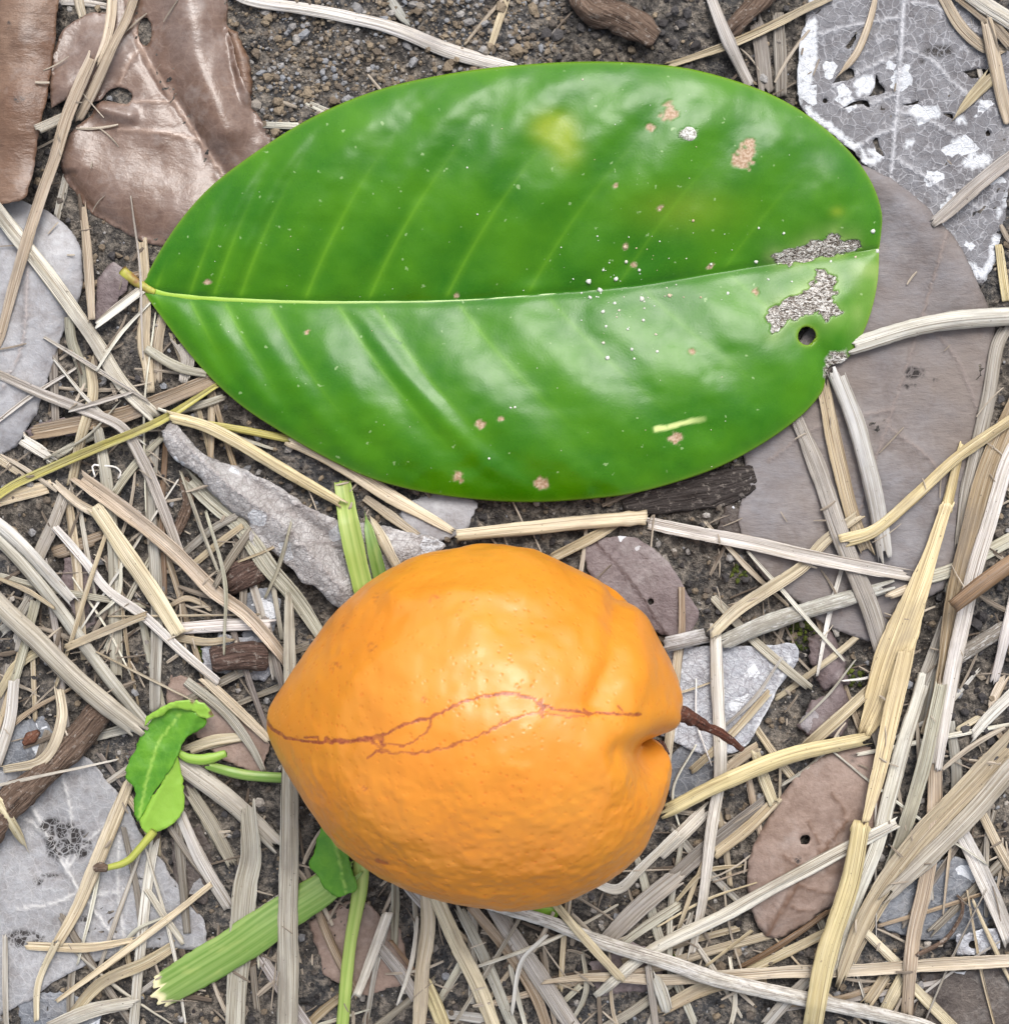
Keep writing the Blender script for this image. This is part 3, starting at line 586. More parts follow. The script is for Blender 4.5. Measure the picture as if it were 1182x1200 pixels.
ST(6.0, 'D 265,465 420,582 600,722 740,862 860,950 980,1092 1010,1160', [60, 66, 64, 62, 58, 52, 30], 't', 'long tan straw slanting from the left to the fruit', 'gutter')
ST(7.4, 'D 185,485 270,560 345,600', [30, 40, 40], 'c', 'short cream straw with a torn flap at the left', lift=1)
ST(8.0, 'D 325,570 430,722 540,882 618,1008', [56, 72, 72, 62], 'c', 'broad smooth cream straw blade with square end', 'flat', ends=.5, mat=M_YELLOW, ribs=.3)
ST(6.2, 'D 190,640 300,762 380,862 500,952 620,1062 770,1190', [30, 34, 38, 38, 38, 30], 'w', 'thin pale straw passing under the cream blade')
ST(7.2, 'D 220,1068 350,1012 505,950', [32, 38, 30], 't', 'short tan straw crossing above the green leaflet')
ST(7.0, 'P -40,590 D 0,640 110,742 265,912', [50, 52, 50, 40], 'w', 'pale straw with a blunt end at the left border', 'fold')
ST(5.2, 'P -40,600 D 0,692 120,822 210,935 300,1062 400,1195 G 560,210', [46, 50, 50, 52, 54, 50, 44], 'g', 'grey straw sloping to the top of the leaflet', 'stem')
ST(8.3, 'P -50,655 0,708 40,748 78,786 120,822 165,858', [78, 82, 84, 82, 80, 70], 'g', 'thick grey stem from the left border to the leaflet', 'stem', stiff=.85)
ST(5.6, 'P 200,880 213,895 270,938 330,995', [84, 84, 76, 62], 'g', 'thick grey stem right of the leaflet to the upright straw', 'stem', stiff=.8)
ST(5.0, 'P -30,670 D 0,812 200,862 500,918', [22, 26, 28, 20], 'g', 'thin straw lying level at the left')
ST(1.8, 'D 190,735 350,680', [60, 46], 'T', 'dull brown wide straw stub at the left')
ST(5.0, 'D 630,742 740,652 835,600', [28, 34, 26], 'g', 'short grey straw left of the silvery leaf')
ST(5.1, 'D 660,785 770,692 840,640', [28, 32, 24], 't', 'short tan straw touching the silvery leaf')
ST(6.1, 'D 745,850 800,752 865,655', [22, 38, 30], 'G', 'short dark straw across the bark chip')
ST(4.3, 'D 640,465 740,562 830,642 930,782 1000,862 1060,942 1130,1050', [60, 70, 72, 72, 68, 60, 46], 'g', 'wide grey straw passing under the silvery leaf to the fruit')
ST(9.0, 'D 1000,868 1002,1000 1004,1182 G 1005,310 1003,480 1000,700 997,950 992,1240', [36, 54, 54, 66, 76, 84, 84, 78], 'g', 'broad ribbed upright grey straw under the fruit tip', 'flat', stiff=.8)
ST(5.2, 'D 605,995 800,982 945,982', [46, 52, 40], 'w', 'short pale level straw left of the dark bark chip', 'fold')
ST(4.2, 'D 600,1022 720,1042 800,1030', [30, 36, 24], 't', 'short tan straw under the pale level one')
ST(5.4, 'D 590,915 640,890 690,905 730,935', [20, 26, 24, 16], 't', 'tiny curled tan straw end at the left')
ST(4.0, 'D 70,335 130,372 190,410', [46, 50, 36], 'w', 'short white straw under the tip of the pale grey leaf')
ST(4.1, 'D -20,400 30,432 90,472', [28, 30, 22], 't', 'short tan straw at the left border below the grey leaf')
ST(4.4, 'D 395,530 470,422 565,325', [32, 36, 26], 'g', 'short grey straw crossing the upright straws at the left')
ST(4.5, 'D 45,1190 82,1062 125,890', [36, 40, 40], 'g', 'short grey straw leaning up at the left border')
ST(2.4, 'D 150,420 260,360 330,330', [30, 34, 24], 'w', 'short whitish straw below the grey leaf tip')
# upper left
ST(8.6, 'A 395,-40 385,60 365,140 330,222', [40, 42, 38, 20], 'c', 'short cream straw at the top above the brown leaf')
ST(8.7, 'A 475,-40 440,60 395,150 330,292 268,412', [36, 40, 40, 42, 40], 't', 'tan straw with a blunt end across the brown leaf', 'fold', stiff=.8)
ST(9.0, 'A 322,195 240,382 190,545 140,685 60,952 0,1170 P -14,420', [44, 52, 50, 50, 46, 40, 34], 't', 'long tan straw crossing the left leaves', 'fold', stiff=.85)
ST(3.0, 'A 265,-40 275,20 290,75', [38, 40, 30], 'c', 'short cream straw at the top between the brown leaves')
ST(2.8, 'A 190,5 300,12 400,30', [30, 30, 24], 'w', 'thin level straw at the top left')
ST(5.0, 'A 285,700 305,900 318,1115', [26, 42, 30], 't', 'tan upright straw right of the grey oval leaf')
ST(5.2, 'A 328,1128 400,1072 490,1005', [26, 40, 36], 'w', 'short pale straw under the green leaf stalk')
ST(2.2, 'A 200,760 222,650 235,560', [30, 34, 24], 'g', 'short grey straw below the brown leaf')
ST(3.0, 'A 120,455 250,400', [40, 44], 'g', 'short grey straw between the two brown leaves')
ST(6.0, 'P 250,-30 A 850,-5 1060,30 1182,52 B 200,97 400,172 632,240', [40, 44, 50, 52, 56, 60, 46], 'w', 'long weathered pale straw along the top touching the leaf', 'fold', stiff=.8)
ST(4.0, 'A 915,435 1065,442', [26, 30], 'w', 'small pale straw bit at the upper leaf edge')
ST(4.1, 'A 1050,355 1160,402', [20, 32], 'w', 'small pale straw bit on bare soil above the leaf')
ST(4.0, 'B 190,-20 230,45 262,90', [34, 40, 24], 'm', 'short grey straw at the top on bare soil')
ST(5.0, 'B 538,190 570,92 612,-30', [24, 32, 26], 'c', 'cream straw upright at the top middle')
ST(5.2, 'B 458,158 520,80 590,0', [12, 16, 12], 't', 'very thin tan straw at the top middle')
# upper right
ST(7.0, 'C 140,-40 200,122 285,300', [44, 52, 46], 'g', 'grey straw pointing down at the upper leaf edge', 'fold')
ST(6.0, 'C 0,225 200,162 360,92 580,-20', [24, 34, 36, 32], 't', 'tan straw slanting across the top right', 'gutter')
ST(2.2, 'C 300,60 330,200 345,330', [60, 64, 58], 'G', 'dark grey upright straw at the top right', 'gutter')
ST(2.3, 'C 382,40 388,160 392,330', [44, 52, 48], 'G', 'second dark upright straw beside the skeleton leaf')
ST(7.0, 'C 722,-30 715,20 690,105 650,192 578,275', [20, 26, 30, 30, 12], 't', 'slender curved tan straw on the skeleton leaf', tip='end')
ST(7.1, 'C 1125,262 1060,332 990,415', [60, 44, 14], 't', 'short tapered tan straw on the skeleton leaf', tip='end')
ST(6.0, 'C 940,-30 1010,82 1100,160 1182,170', [40, 50, 50, 40], 't', 'bowed tan straw in the top right corner')
ST(6.2, 'C 985,-30 1100,62 1190,160', [40, 50, 46], 'T', 'brownish straw in the top right corner', 'gutter')
ST(8.0, 'C 1030,-30 1100,20 1182,72 P 1215,50', [62, 72, 70, 60], 'w', 'wide whitish straw across the top right corner', 'fold')
ST(8.2, 'C 1108,70 1140,250 1180,440', [48, 60, 40], 't', 'tan straw along the right border of the skeleton leaf', 'fold')
ST(8.0, 'C 922,768 1060,652 1182,552 P 1230,150', [46, 60, 60, 55], 'g', 'grey brown straw across the lower skeleton leaf', 'gutter', stiff=.8)
ST(4.2, 'C 1148,850 1160,960 1172,1060', [34, 40, 34], 'y', 'short yellow straw at the right border beside the felty leaf')
ST(7.5, 'C 640,1195 900,1122 1182,1095 P 1230,366', [66, 74, 76, 70], 'w', 'wide pale straw tucked under the tip of the green leaf', 'stem', stiff=.9)
# right side
ST(8.0, 'F 432,230 520,452 600,682 700,922 760,1105', [50, 72, 72, 76, 74], 'g', 'wide grey straw leaning across the felty leaf', 'fold', stiff=.8)
ST(6.0, 'F 535,150 590,402 640,602 695,745', [50, 62, 60, 50], 't', 'tan split straw on the felty leaf', 'gutter')
ST(7.0, 'F 585,105 660,302 720,562 755,760', [66, 76, 76, 60], 'm', 'smooth grey stem on the felty leaf', 'stem', stiff=.8)
ST(9.0, 'F 605,690 720,652 850,542 1000,402 1182,272 P 1220,470', [60, 48, 44, 44, 44, 40], 'y', 'yellow straw bent across the felty leaf to the right border', 'fold', stiff=.8)
ST(7.9, 'F 1022,355 1000,430 960,590', [26, 40, 46], 'y', 'narrow yellow stem above the straw node', 'stem', node=[.97])
ST(9.2, 'P 1111,588 1106,602 1085,662 1062,725 1044,775 1030,822 1012,862', [44, 54, 84, 122, 142, 122, 62], 'y', 'wide smooth yellow straw blade at the right', 'flat', stiff=.9, node=[.01], ends=.3, mat=M_YELLOW, ribs=.3)
ST(9.3, 'P 1062,760 1050,815 1034,885 1014,962', [60, 78, 66, 30], 'y', 'narrow yellow straw forking down from the wide blade', 'gutter', stiff=.9, ends=.4, mat=M_YELLOW, ribs=.3)
ST(9.1, 'I 672,470 630,690 545,950 490,1240', [70, 84, 84, 72], 'y', 'yellow straw running down to the bottom border', 'stem', stiff=.85, node=[.02])
ST(9.2, 'I -20,450 200,342 430,252 700,190', [56, 66, 66, 48], 'y', 'smooth yellow straw between the fruit and the tan leaf', 'stem', stiff=.9)
ST(6.0, 'P 1180,380 F 1140,20 1110,202 1040,502 1010,722', [50, 60, 60, 56, 46], 'g', 'grey straw along the right edge of the felty leaf', 'fold')
ST(7.0, 'P 1200,450 F 1182,272 1100,482 1040,722 1000,902 955,1190 I 900,180', [60, 84, 92, 92, 90, 84, 70], 'T', 'broad brownish grey straw down the right side', 'gutter')
ST(7.2, 'P 1210,490 F 1182,402 1115,622 1060,800 1020,980 980,1182 I 930,300', [56, 62, 64, 64, 64, 60, 46], 'w', 'pale straw beside the broad straw down the right side', 'fold')
ST(9.5, 'P 1225,635 F 1182,770 1080,842 985,922', [66, 72, 70, 56], 'b', 'brown straw with a rounded end at the right border', 'stem', stiff=1, ends=.15, lift=25)
ST(7.1, 'F 155,1015 250,922 460,782 540,692 670,598', [50, 54, 50, 46, 40], 'c', 'cream straw slanting above the crackled white leaf', 'gutter', stiff=.7)
ST(7.0, 'F 165,990 172,1182 I 178,150 180,320 150,502 120,752 78,945', [46, 52, 52, 50, 46, 40, 28], 'w', 'pale upright straw right of the fruit stalk', 'fold', stiff=.7)
ST(5.0, 'F 180,1048 350,972 620,890 770,850', [66, 72, 66, 50], 'm', 'mottled grey stem above the crackled white leaf', 'stem', mat=M_LICHEN)
ST(3.4, 'F -10,1055 150,1018', [60, 60], 'm', 'short mottled stem behind the right shoulder of the fruit', 'stem', mat=M_LICHEN)
ST(6.0, 'F 850,832 990,790 1182,690 P 1220,620', [50, 56, 56, 50], 'w', 'pale straw rising to the right border', 'fold')
ST(6.3, 'F 755,885 825,858', [30, 34], 'c', 'tiny cream straw stub left of the wide yellow blade', 'stem')
ST(6.0, 'F 870,1195 920,1082 955,975', [50, 54, 34], 'g', 'short grey straw right of the wide yellow blade')
ST(7.3, 'F 1125,1190 1172,1000 P 1190,690', [34, 44, 44], 'w', 'pale upright straw at the right border')
ST(3.0, 'F 1000,1095 1175,985', [60, 60], 'G', 'dark mottled straw at the right border', 'stem', mat=M_LICHEN)
# lower right
ST(8.0, 'P 700,1165 I -60,930 200,802 400,692 600,582 800,482', [40, 52, 56, 56, 56, 46], 'w', 'long pale straw across the tan leaf with the hole', 'fold', stiff=.8)
ST(7.0, 'P 638,1152 690,1146 782,1148 I 300,1006 600,998 900,980 1182,962 P 1220,1124', [16, 40, 46, 48, 50, 52, 54, 50], 'c', 'long level cream straw near the bottom border', 'gutter', stiff=.7)
ST(8.2, 'P 571,1060 640,1080 695,1101 790,1131 832,1146 890,1160 934,1170 1075,1200 1110,1215', [44, 52, 56, 62, 62, 64, 60, 56, 50], 'w', 'white mottled stem from the fruit to the bottom border', 'stem', mat=M_LICHEN)
ST(8.1, 'P 1225,826 I 1182,210 1000,402 850,562 720,742 650,882 590,1040', [80, 86, 92, 90, 80, 66, 40], 't', 'wide tan straw sweeping down from the right border', 'gutter')
ST(8.2, 'P 1225,862 I 1182,305 1050,462 920,592 755,748', [70, 76, 80, 76, 50], 'g', 'ribbed grey straw below the wide tan sweep', 'fold')
ST(7.1, 'I 962,-20 930,202 920,502 890,702 850,902 828,1170', [54, 60, 62, 60, 60, 46], 't', 'tan upright straw right of the tan leaf', 'fold')
ST(7.8, 'I 885,-20 822,202 762,402 722,562 640,772 585,1010', [56, 60, 62, 60, 54, 40], 'w', 'pale straw just right of the forked yellow straw', 'fold')
ST(7.5, 'I 945,0 880,302 822,502 735,712', [50, 58, 58, 40], 'g', 'grey straw second right of the forked yellow straw', 'gutter')
ST(6.0, 'I 1005,495 1080,642 1150,802 1200,930', [60, 70, 70, 60], 'w', 'pale straw slanting down at the lower right border', 'gutter')
ST(5.0, 'I 1080,445 1130,545 1195,660', [36, 42, 40], 't', 'short tan straw at the lower right border')
ST(7.2, 'P 1220,785 I 1182,52 1100,132 1045,195', [44, 50, 50, 34], 'w', 'short white straw at the right border above the wide sweep')
ST(6.8, 'I 1165,-20 1135,40 1110,100', [36, 40, 24], 'c', 'tiny cream straw at the right border')
ST(6.0, 'I 330,1195 420,1092 500,1010', [44, 54, 34], 'g', 'short grey straw at the bottom left of the yellow straw')
ST(6.2, 'I 250,985 400,902 562,790', [20, 26, 20], 'b', 'thin brown straw under the tip of the tan leaf')
ST(6.1, 'I 270,1000 420,930 560,860', [34, 42, 36], 't', 'tan straw under the tip of the tan leaf')
ST(4.0, 'I -40,730 150,562 350,402', [60, 64, 50], 'G', 'wide dull straw left of the tan leaf', 'gutter')
ST(5.0, 'I 155,602 280,502 390,392', [46, 52, 40], 't', 'tan straw touching the left side of the tan leaf')
ST(6.2, 'I -40,600 60,510 140,432', [56, 62, 46], 'w', 'pale short straw right of the lower fruit lobe', 'fold')
ST(6.3, 'I 305,235 335,330 370,425', [34, 50, 40], 'c', 'short cream straw under the smooth yellow straw', 'fold')
ST(6.0, 'I 175,335 240,270 320,215', [36, 44, 40], 't', 'short tan straw at the end of the fruit stalk')
ST(5.0, 'I 460,240 600,112 700,20', [46, 52, 44], 't', 'tan straw behind the fork of the yellow straw', 'gutter')
ST(6.0, 'I -40,1140 150,1052 340,1035', [50, 62, 40], 't', 'tan straw near the bottom under the white mottled stem', 'gutter')
ST(6.0, 'I 665,845 800,980', [36, 40], 'c', 'short cream straw below the wide tan sweep')
ST(5.0, 'I 845,1045 990,1200', [40, 46], 'c', 'short cream straw at the bottom right')
ST(5.5, 'I 680,1120 760,1010', [46, 46], 't', 'short tan straw right of the bottom yellow straw')
ST(5.6, 'I 830,985 745,1150', [50, 54], 'c', 'short broad cream straw at the bottom right')
ST(5.0, 'I 125,985 295,855', [12, 16], 't', 'hair thin straw below the tan leaf')
ST(6.0, 'I 40,860 95,700 140,590', [14, 20, 18], 'c', 'thin cream straw left of the tan leaf')
ST(6.0, 'I 1130,150 1170,200 P 1200,880', [30, 36, 30], 't', 'tan straw bit at the right border')
ST(4.0, 'I 990,420 1000,300 980,140', [40, 46, 40], 'g', 'grey straw bit behind the tan upright straw')
ST(4.0, 'I 1000,170 1100,110', [26, 26], 'c', 'small cream straw bit at the right')
# bottom middle
ST(7.0, 'H 322,700 332,852 312,1002 292,1240', [50, 60, 60, 56], 'c', 'cream straw upright below the fruit', 'fold')
ST(7.5, 'H 350,725 430,902 500,1042 575,1240', [56, 62, 62, 56], 'c', 'second cream straw leaning below the fruit', 'fold')
ST(6.0, 'H 320,1030 350,1100 390,1210', [50, 60, 56], 'y', 'short yellowish straw at the bottom middle')
ST(6.1, 'H 435,770 520,942 640,1220', [40, 46, 44], 'g', 'narrow grey straw third below the fruit')
ST(6.2, 'H 485,780 600,922 700,1082 750,1220', [40, 46, 48, 40], 'T', 'brownish straw fourth below the fruit', 'gutter')
ST(6.3, 'H 550,765 660,942 740,1062 850,1225', [60, 72, 72, 64], 'g', 'wide grey straw right of the bundle below the fruit', 'fold')
ST(8.3, 'H 745,868 650,972 615,1150', [16, 20, 14], 'w', 'fine white straw over the bundle below the fruit')
ST(8.4, 'H 762,755 850,862 1005,1035', [30, 40, 34], 'c', 'short cream straw over the white mottled stem', stiff=.8)
ST(5.9, 'H 930,915 1060,782 1200,665', [60, 82, 76], 'g', 'wide grey straw right of the fruit bottom', 'gutter')
ST(5.8, 'H 1000,905 1100,830 1200,765', [34, 42, 40], 'w', 'narrow pale straw under the wide grey one')
ST(7.4, 'H 890,690 985,718 1060,652 1195,520', [34, 40, 38, 34], 'w', 'pale bent straw at the lower right of the fruit', 'gutter')
ST(5.0, 'H 1080,945 1200,885', [40, 42], 't', 'short tan straw above the white mottled stem')
ST(8.0, 'H 1088,970 1102,1080 1120,1230', [24, 30, 28], 'g', 'thin grey upright straw at the bottom border')
ST(8.1, 'H 1105,990 1140,1080 1160,1150', [20, 52, 40], 'w', 'short pale pointed straw at the bottom border', tip='start')
ST(7.0, 'H 72,1100 130,962 190,800', [34, 42, 40], 'w', 'white straw stub right of the green grass stem', 'stem')
ST(5.0, 'H 150,900 230,1000 290,1095', [44, 52, 46], 'g', 'short grey straw right of the green stem')
ST(3.0, 'H 215,640 218,780 215,910', [34, 38, 28], 'g', 'grey upright straw under the fruit left side')
ST(4.6, 'H 235,680 320,775', [40, 44], 'g', 'short grey straw at the lower left of the fruit')
ST(5.0, 'H 360,1115 450,965', [30, 38], 'w', 'short pale straw between the cream straws')
ST(4.0, 'H 195,890 290,1010', [16, 20], 'b', 'thin brown straw right of the green stem')
ST(4.0, 'H 390,1150 530,1165', [36, 42], 'm', 'short bluish grey straw at the bottom middle')
ST(4.0, 'H 790,1110 860,1045', [20, 26], 'w', 'small pale straw under the level cream straw')
ST(4.4, 'E 765,750 880,690 1030,600', [40, 42, 30], 't', 'short tan straw above the right shoulder of the fruit', 'gutter')
ST(5.0, 'E 110,535 200,600 300,672', [30, 40, 30], 't', 'short tan straw right of the green stem above the fruit')
ST(6.8, 'E 118,590 170,680 230,790', [14, 44, 40], 'c', 'cream straw leaning on the upper left of the fruit', tip='start')
# lower left
ST(7.0, 'G 462,320 395,482 330,642 270,785 195,910', [36, 60, 60, 52, 40], 'c', 'cream folded straw left of the leaflet', 'fold')
ST(7.1, 'G 195,900 135,1040 128,1175', [30, 28, 22], 'c', 'thin cream straw bent down at the lower left')
ST(6.0, 'G 95,912 300,918 475,888', [34, 42, 22], 'c', 'level cream straw on the lower left veined leaf', 'gutter')
ST(8.0, 'G 200,1105 350,992 550,842 740,695', [16, 30, 32, 22], 'c', 'slender cream straw pointing up to the right at lower left')
ST(5.0, 'G 542,520 515,682 490,902 460,1230', [38, 40, 42, 40], 'w', 'pale upright straw below the leaflet')
ST(5.2, 'G 505,715 560,800 630,900', [26, 32, 24], 'w', 'short pale straw left of the green grass blade')
ST(5.0, 'G 235,1170 350,1042 500,972 610,905', [40, 52, 50, 40], 't', 'tan straw behind the cut end of the green blade', 'gutter')
ST(6.0, 'G 180,1195 330,1132 470,1105', [50, 60, 50], 'w', 'pale straw at the bottom left border')
ST(5.1, 'G 612,430 690,602 790,775', [44, 56, 50], 'w', 'pale straw right of the leaflet', 'fold')
ST(5.0, 'G 650,360 740,502 810,635', [50, 60, 46], 'g', 'grey straw second right of the leaflet')
ST(6.0, 'G 860,430 870,602 850,702 832,902 815,1240', [60, 92, 96, 84, 76], 'g', 'broad grey straw passing under the green grass blade', 'gutter')
ST(5.0, 'G 640,240 740,205 855,185', [44, 52, 36], 'c', 'short cream straw between the leaflet and the fruit')
ST(6.0, 'G 700,-20 820,92 935,200', [40, 46, 36], 'c', 'cream straw running to the fruit tip')
ST(5.0, 'G 640,-10 780,102 870,222 912,305', [36, 42, 40, 20], 'g', 'grey brown straw left of the fruit tip')
ST(5.0, 'G 55,-20 35,120 -20,290', [44, 52, 48], 'w', 'pale straw upright at the left border')
ST(6.0, 'G 200,0 212,130 150,262 10,300', [36, 46, 46, 30], 'c', 'cream straw curving over the brown twig')
ST(7.0, 'G -40,380 0,422 50,502 98,585', [40, 46, 40, 14], 'c', 'short tapered cream straw on the brown twig', tip='end')
ST(3.6, 'G 890,930 1070,1200', [46, 52], 'g', 'grey straw crossing behind the broad upright straw')
ST(4.0, 'D 0,1010 60,960 110,880', [40, 40, 30], 'g', 'short grey straw bit at the left border')
ST(3.5, 'G 0,40 60,-60 150,-120', [30, 40, 36], 'c', 'cream straw under the thick grey stem at the left')

# dull broken straws of the bottom layer
NAMED = list(ANCHOR)
def filler_label(x, y, L, col):
    word = {'g': 'grey', 'G': 'dark grey', 't': 'tan', 'T': 'brown'}[col]; size = 'long' if L > 115 else 'short' if L < 80 else 'broken'
    for lab, a, b in sorted(NAMED, key=lambda q: math.hypot(q[1] - x, q[2] - y)):
        if lab not in USED and len(lab.split()) <= 10:
            USED.add(lab); return '%s %s straw near the %s' % (size, word, lab)
r5 = random.Random(5); zones = ((0, 420, 340, 1200, 34), (780, 640, 1182, 1200, 30), (340, 1060, 800, 1200, 14), (60, 280, 260, 480, 5), (980, 0, 1182, 60, 3))
for x0, y0, x1, y1, cnt in zones:
    for q in range(cnt):
        cx, cy = r5.uniform(x0, x1), r5.uniform(y0, y1); L = r5.uniform(80, 230); th = r5.choice((r5.gauss(1.1, .35), r5.gauss(1.6, .2), r5.gauss(-.5, .35))); b = r5.gauss(0, 8)
        dx, dy = math.cos(th) * L / 2, math.sin(th) * L / 2; w_ = r5.uniform(18, 44); col_ = r5.choice('gGGtTg')
        ST(1.0 + r5.random() * 1.2, 'P %.1f,%.1f %.1f,%.1f %.1f,%.1f' % (cx - dx, cy - dy, cx - dy / L * b, cy + dx / L * b, cx + dx, cy + dy), [w_ * .85, w_, w_ * .8], col_, filler_label(cx, cy, L, col_), r5.choice(('flat', 'gutter', 'fold')), group='bottom layer straws', stiff=.4)

USED.clear()
for x0, y0, x1, y1, cnt in ((0, 420, 330, 1200, 26), (790, 660, 1182, 1200, 28), (380, 1075, 800, 1200, 8), (60, 300, 240, 480, 4)):
    for q in range(cnt):
        cx, cy = r5.uniform(x0, x1), r5.uniform(y0, y1); L = r5.uniform(70, 240); th = r5.choice((r5.gauss(1.0, .4), r5.gauss(1.7, .3), r5.gauss(-.6, .4))); b = r5.gauss(0, 14)
        dx, dy = math.cos(th) * L / 2, math.sin(th) * L / 2; w_ = r5.uniform(9, 24); col_ = r5.choice('gttg')
        ST(3.5 + r5.random() * 3.4, 'P %.1f,%.1f %.1f,%.1f %.1f,%.1f' % (cx - dx, cy - dy, cx - dy / L * b, cy + dx / L * b, cx + dx, cy + dy), [w_ * .6, w_, w_ * .5], col_ if r5.random() < .6 else 'w', filler_label(cx, cy, L, 't').replace('tan straw', 'slender straw'), r5.choice(('flat', 'gutter', 'fold')), group='slender straws', stiff=.5)

# ------------------------------------------------------------------ small green plants
def GR(level, txt, w, col, label, form='stem', cut=0, **kw):
    ST(level, txt, w, col, label, form, mat=M_GRASS, ribs=.10, cut=cut, group='fresh green grass pieces', **kw)
GR(7.6, 'P 183,1166 230,1137 275,1110 340,1066 378,1042 412,1016', [112, 128, 138, 132, 122, 96], 'k', 'wide green grass blade with a cut cream end', 'flat', name='green_grass', cat='grass', stiff=.85, ends=.5, cut=15)
GR(7.0, 'P 424,975 423,1010 421,1045 411,1105 398,1230', [60, 56, 44, 44, 44], 'l', 'light green grass stem running to the bottom border', ends=.2, name='green_grass', cat='grass', stiff=.8)
GR(7.2, 'P 402,562 409,610 417,650 428,705', [58, 70, 72, 66], 'l', 'green grass blade above the upper left of the fruit', 'gutter', ends=.2, name='green_grass', cat='grass')
GR(7.1, 'P 428,600 437,640 450,695', [20, 46, 46], 'k', 'narrow green grass blade beside the wider one above the fruit', 'gutter', name='green_grass', cat='grass', tip='start')
GR(6.5, 'P 240,896 285,908 330,912 352,912', [30, 36, 38, 36], 'k', 'green stem between the leaflet and the fruit', name='green_sprout', cat='stem')

def mat_fresh():
    t = NT('fresh_leaflet'); co = t.coords(); n = t.noise(co, .05, 3); e = t.voro(co, .09, 'DISTANCE_TO_EDGE')
    col = t.mix(t.rng(n, .35, .65), (.05, .18, .006), (.09, .245, .010))
    col = t.mix(t.attr('pale'), col, (.23, .40, .045)); col = t.mix(t.rng(e, .05, 0, 0, .10), col, (.22, .42, .05)); col = t.mix(t.attr('spot'), col, (.10, .06, .02))
    col = t.mix(t.attr('vein'), col, (.30, .46, .08))
    return t.out(col, .40, .45, t.bump(t.math('ADD', n, t.math('MULTIPLY', e, .3)), 2.5, .6), Subsurface_Weight=.15, Subsurface_Radius=(.0006, .0009, .0003), Subsurface_Scale=1.0)
M_FRESH = mat_fresh()

for _, job in sorted(JOBS, key=lambda q: q[0]): job()

def TUBE(name, pts, radii, mat, parent, uvs=1.0, m=14, flat=1.0, seed=0, lump=.06):
    P = np.array(pts, float); path, s = spline(P, 2.5); n = len(path); R = np.interp(s / s[-1], np.linspace(0, 1, len(radii)), radii)
    T = np.gradient(path, axis=0); T /= np.linalg.norm(T, axis=1)[:, None]; A = np.cross(T, [0, 0, 1.0]); A /= np.linalg.norm(A, axis=1)[:, None] + 1e-9; B = np.cross(A, T)
    a = np.linspace(0, 6.28318, m, endpoint=False); rr = R[:, None] * (1 + lump * vnoise(s[:, None] * .12, np.cos(a)[None] + seed, np.sin(a)[None]))
    V = path[:, None] + A[:, None] * (rr * np.cos(a))[..., None] + B[:, None] * (rr * np.sin(a) * flat)[..., None]
    V = np.vstack([V.reshape(-1, 3), path[0] - T[0] * R[0] * .4, path[-1] + T[-1] * R[-1] * .4]); N = n * m; q = np.arange(m)
    F3 = np.vstack([np.stack([np.full(m, N), (q + 1) % m, q], 1), np.stack([np.full(m, N + 1), (n - 1) * m + q, (n - 1) * m + (q + 1) % m], 1)])
    uv = np.vstack([np.stack([np.broadcast_to(s[:, None], rr.shape), np.broadcast_to(a[None] * R.mean(), rr.shape)], -1).reshape(-1, 2), [[0, 0], [0, 0]]])
    return mesh_obj(name, V, [grid_faces(n, m, True), F3], mat, uv, {'cut': np.zeros(len(V)), 'vein': np.zeros(len(V)), 'spot': np.zeros(len(V)), 'pale': np.ones(len(V)) * .5}, parent)

# leaflet with its stalks
def fresh_leaf(name, pts, parent, fold, seed, amp, pale_side, z0, mid=None, spots=(), dark=False):
    V, F, ring = leaf_mesh(pts, (), 3.0, 1.8, seed); x, y = V[:, 0], V[:, 1]; e = pdist(x, y, np.vstack([ring, ring[:1]]))[0]
    a, b = np.array(fold[0]), np.array(fold[1]); d = (b - a) / np.linalg.norm(b - a); sd_ = (x - a[0]) * -d[1] + (y - a[1]) * d[0]
    z = z0 + amp * (1 - np.exp(-np.abs(sd_) / 16)) * -1 + 2.5 * fbm(x * .02, y * .02, seed, 2) + .7 * vnoise(x * .10, y * .10, seed * 2.2)
    pale = np.zeros(len(V)) if dark else sstep(-1, 1, sd_ * pale_side) * 0 + .85 * (name != 'leaf_blade') ; vein = np.zeros(len(V))
    if mid: vein = 1 - sstep(.6, 2.0, pdist(x, y, mid)[0])
    sp = np.zeros(len(V))
    for q in spots: sp = np.maximum(sp, 1 - sstep(.6, 1.1, np.hypot((x - q[0]) / q[2], (y - q[1]) / q[2])))
    o = mesh_obj(name, np.column_stack([V, z]), F, M_FRESH, V, {'vein': vein * .6, 'pale': pale, 'spot': sp}, parent)
    md = o.modifiers.new('thickness', 'SOLIDIFY'); md.thickness = 1.4 * S; md.offset = -1; return o
lz = float(np.percentile(hsample(*np.array([(165, 870), (190, 840), (215, 850), (200, 900), (180, 940), (205, 930)]).T), 85)) + 12
lf = empty('green_leaflet', 190, 900, lz - 10); tag(lf, 'small bright green folded leaflet with yellowing stalk at the left', 'leaf')
jj = lambda t_: [(float(q.split(',')[0]) * .2876, 640 + float(q.split(',')[1]) * .2876) for q in t_.split()]
fresh_leaf('leaf_blade', jj('655,675 700,655 770,660 835,690 832,735 775,765 738,810 722,850 692,905 640,990 585,1085 560,1120 545,1060 548,1000 515,950 520,890 555,805 590,740 620,700'), lf, ((158, 985), (212, 875)), 31, 9, -1, lz + 12, [(163, 958), (172, 915), (185, 870), (210, 838)], dark=True)
fresh_leaf('folded_underside', jj('725,846 742,920 752,1010 746,1070 702,1130 640,1165 600,1172 566,1130 584,1082 640,988 692,902'), lf, ((158, 985), (212, 875)), 32, 8, 1, lz + 11)
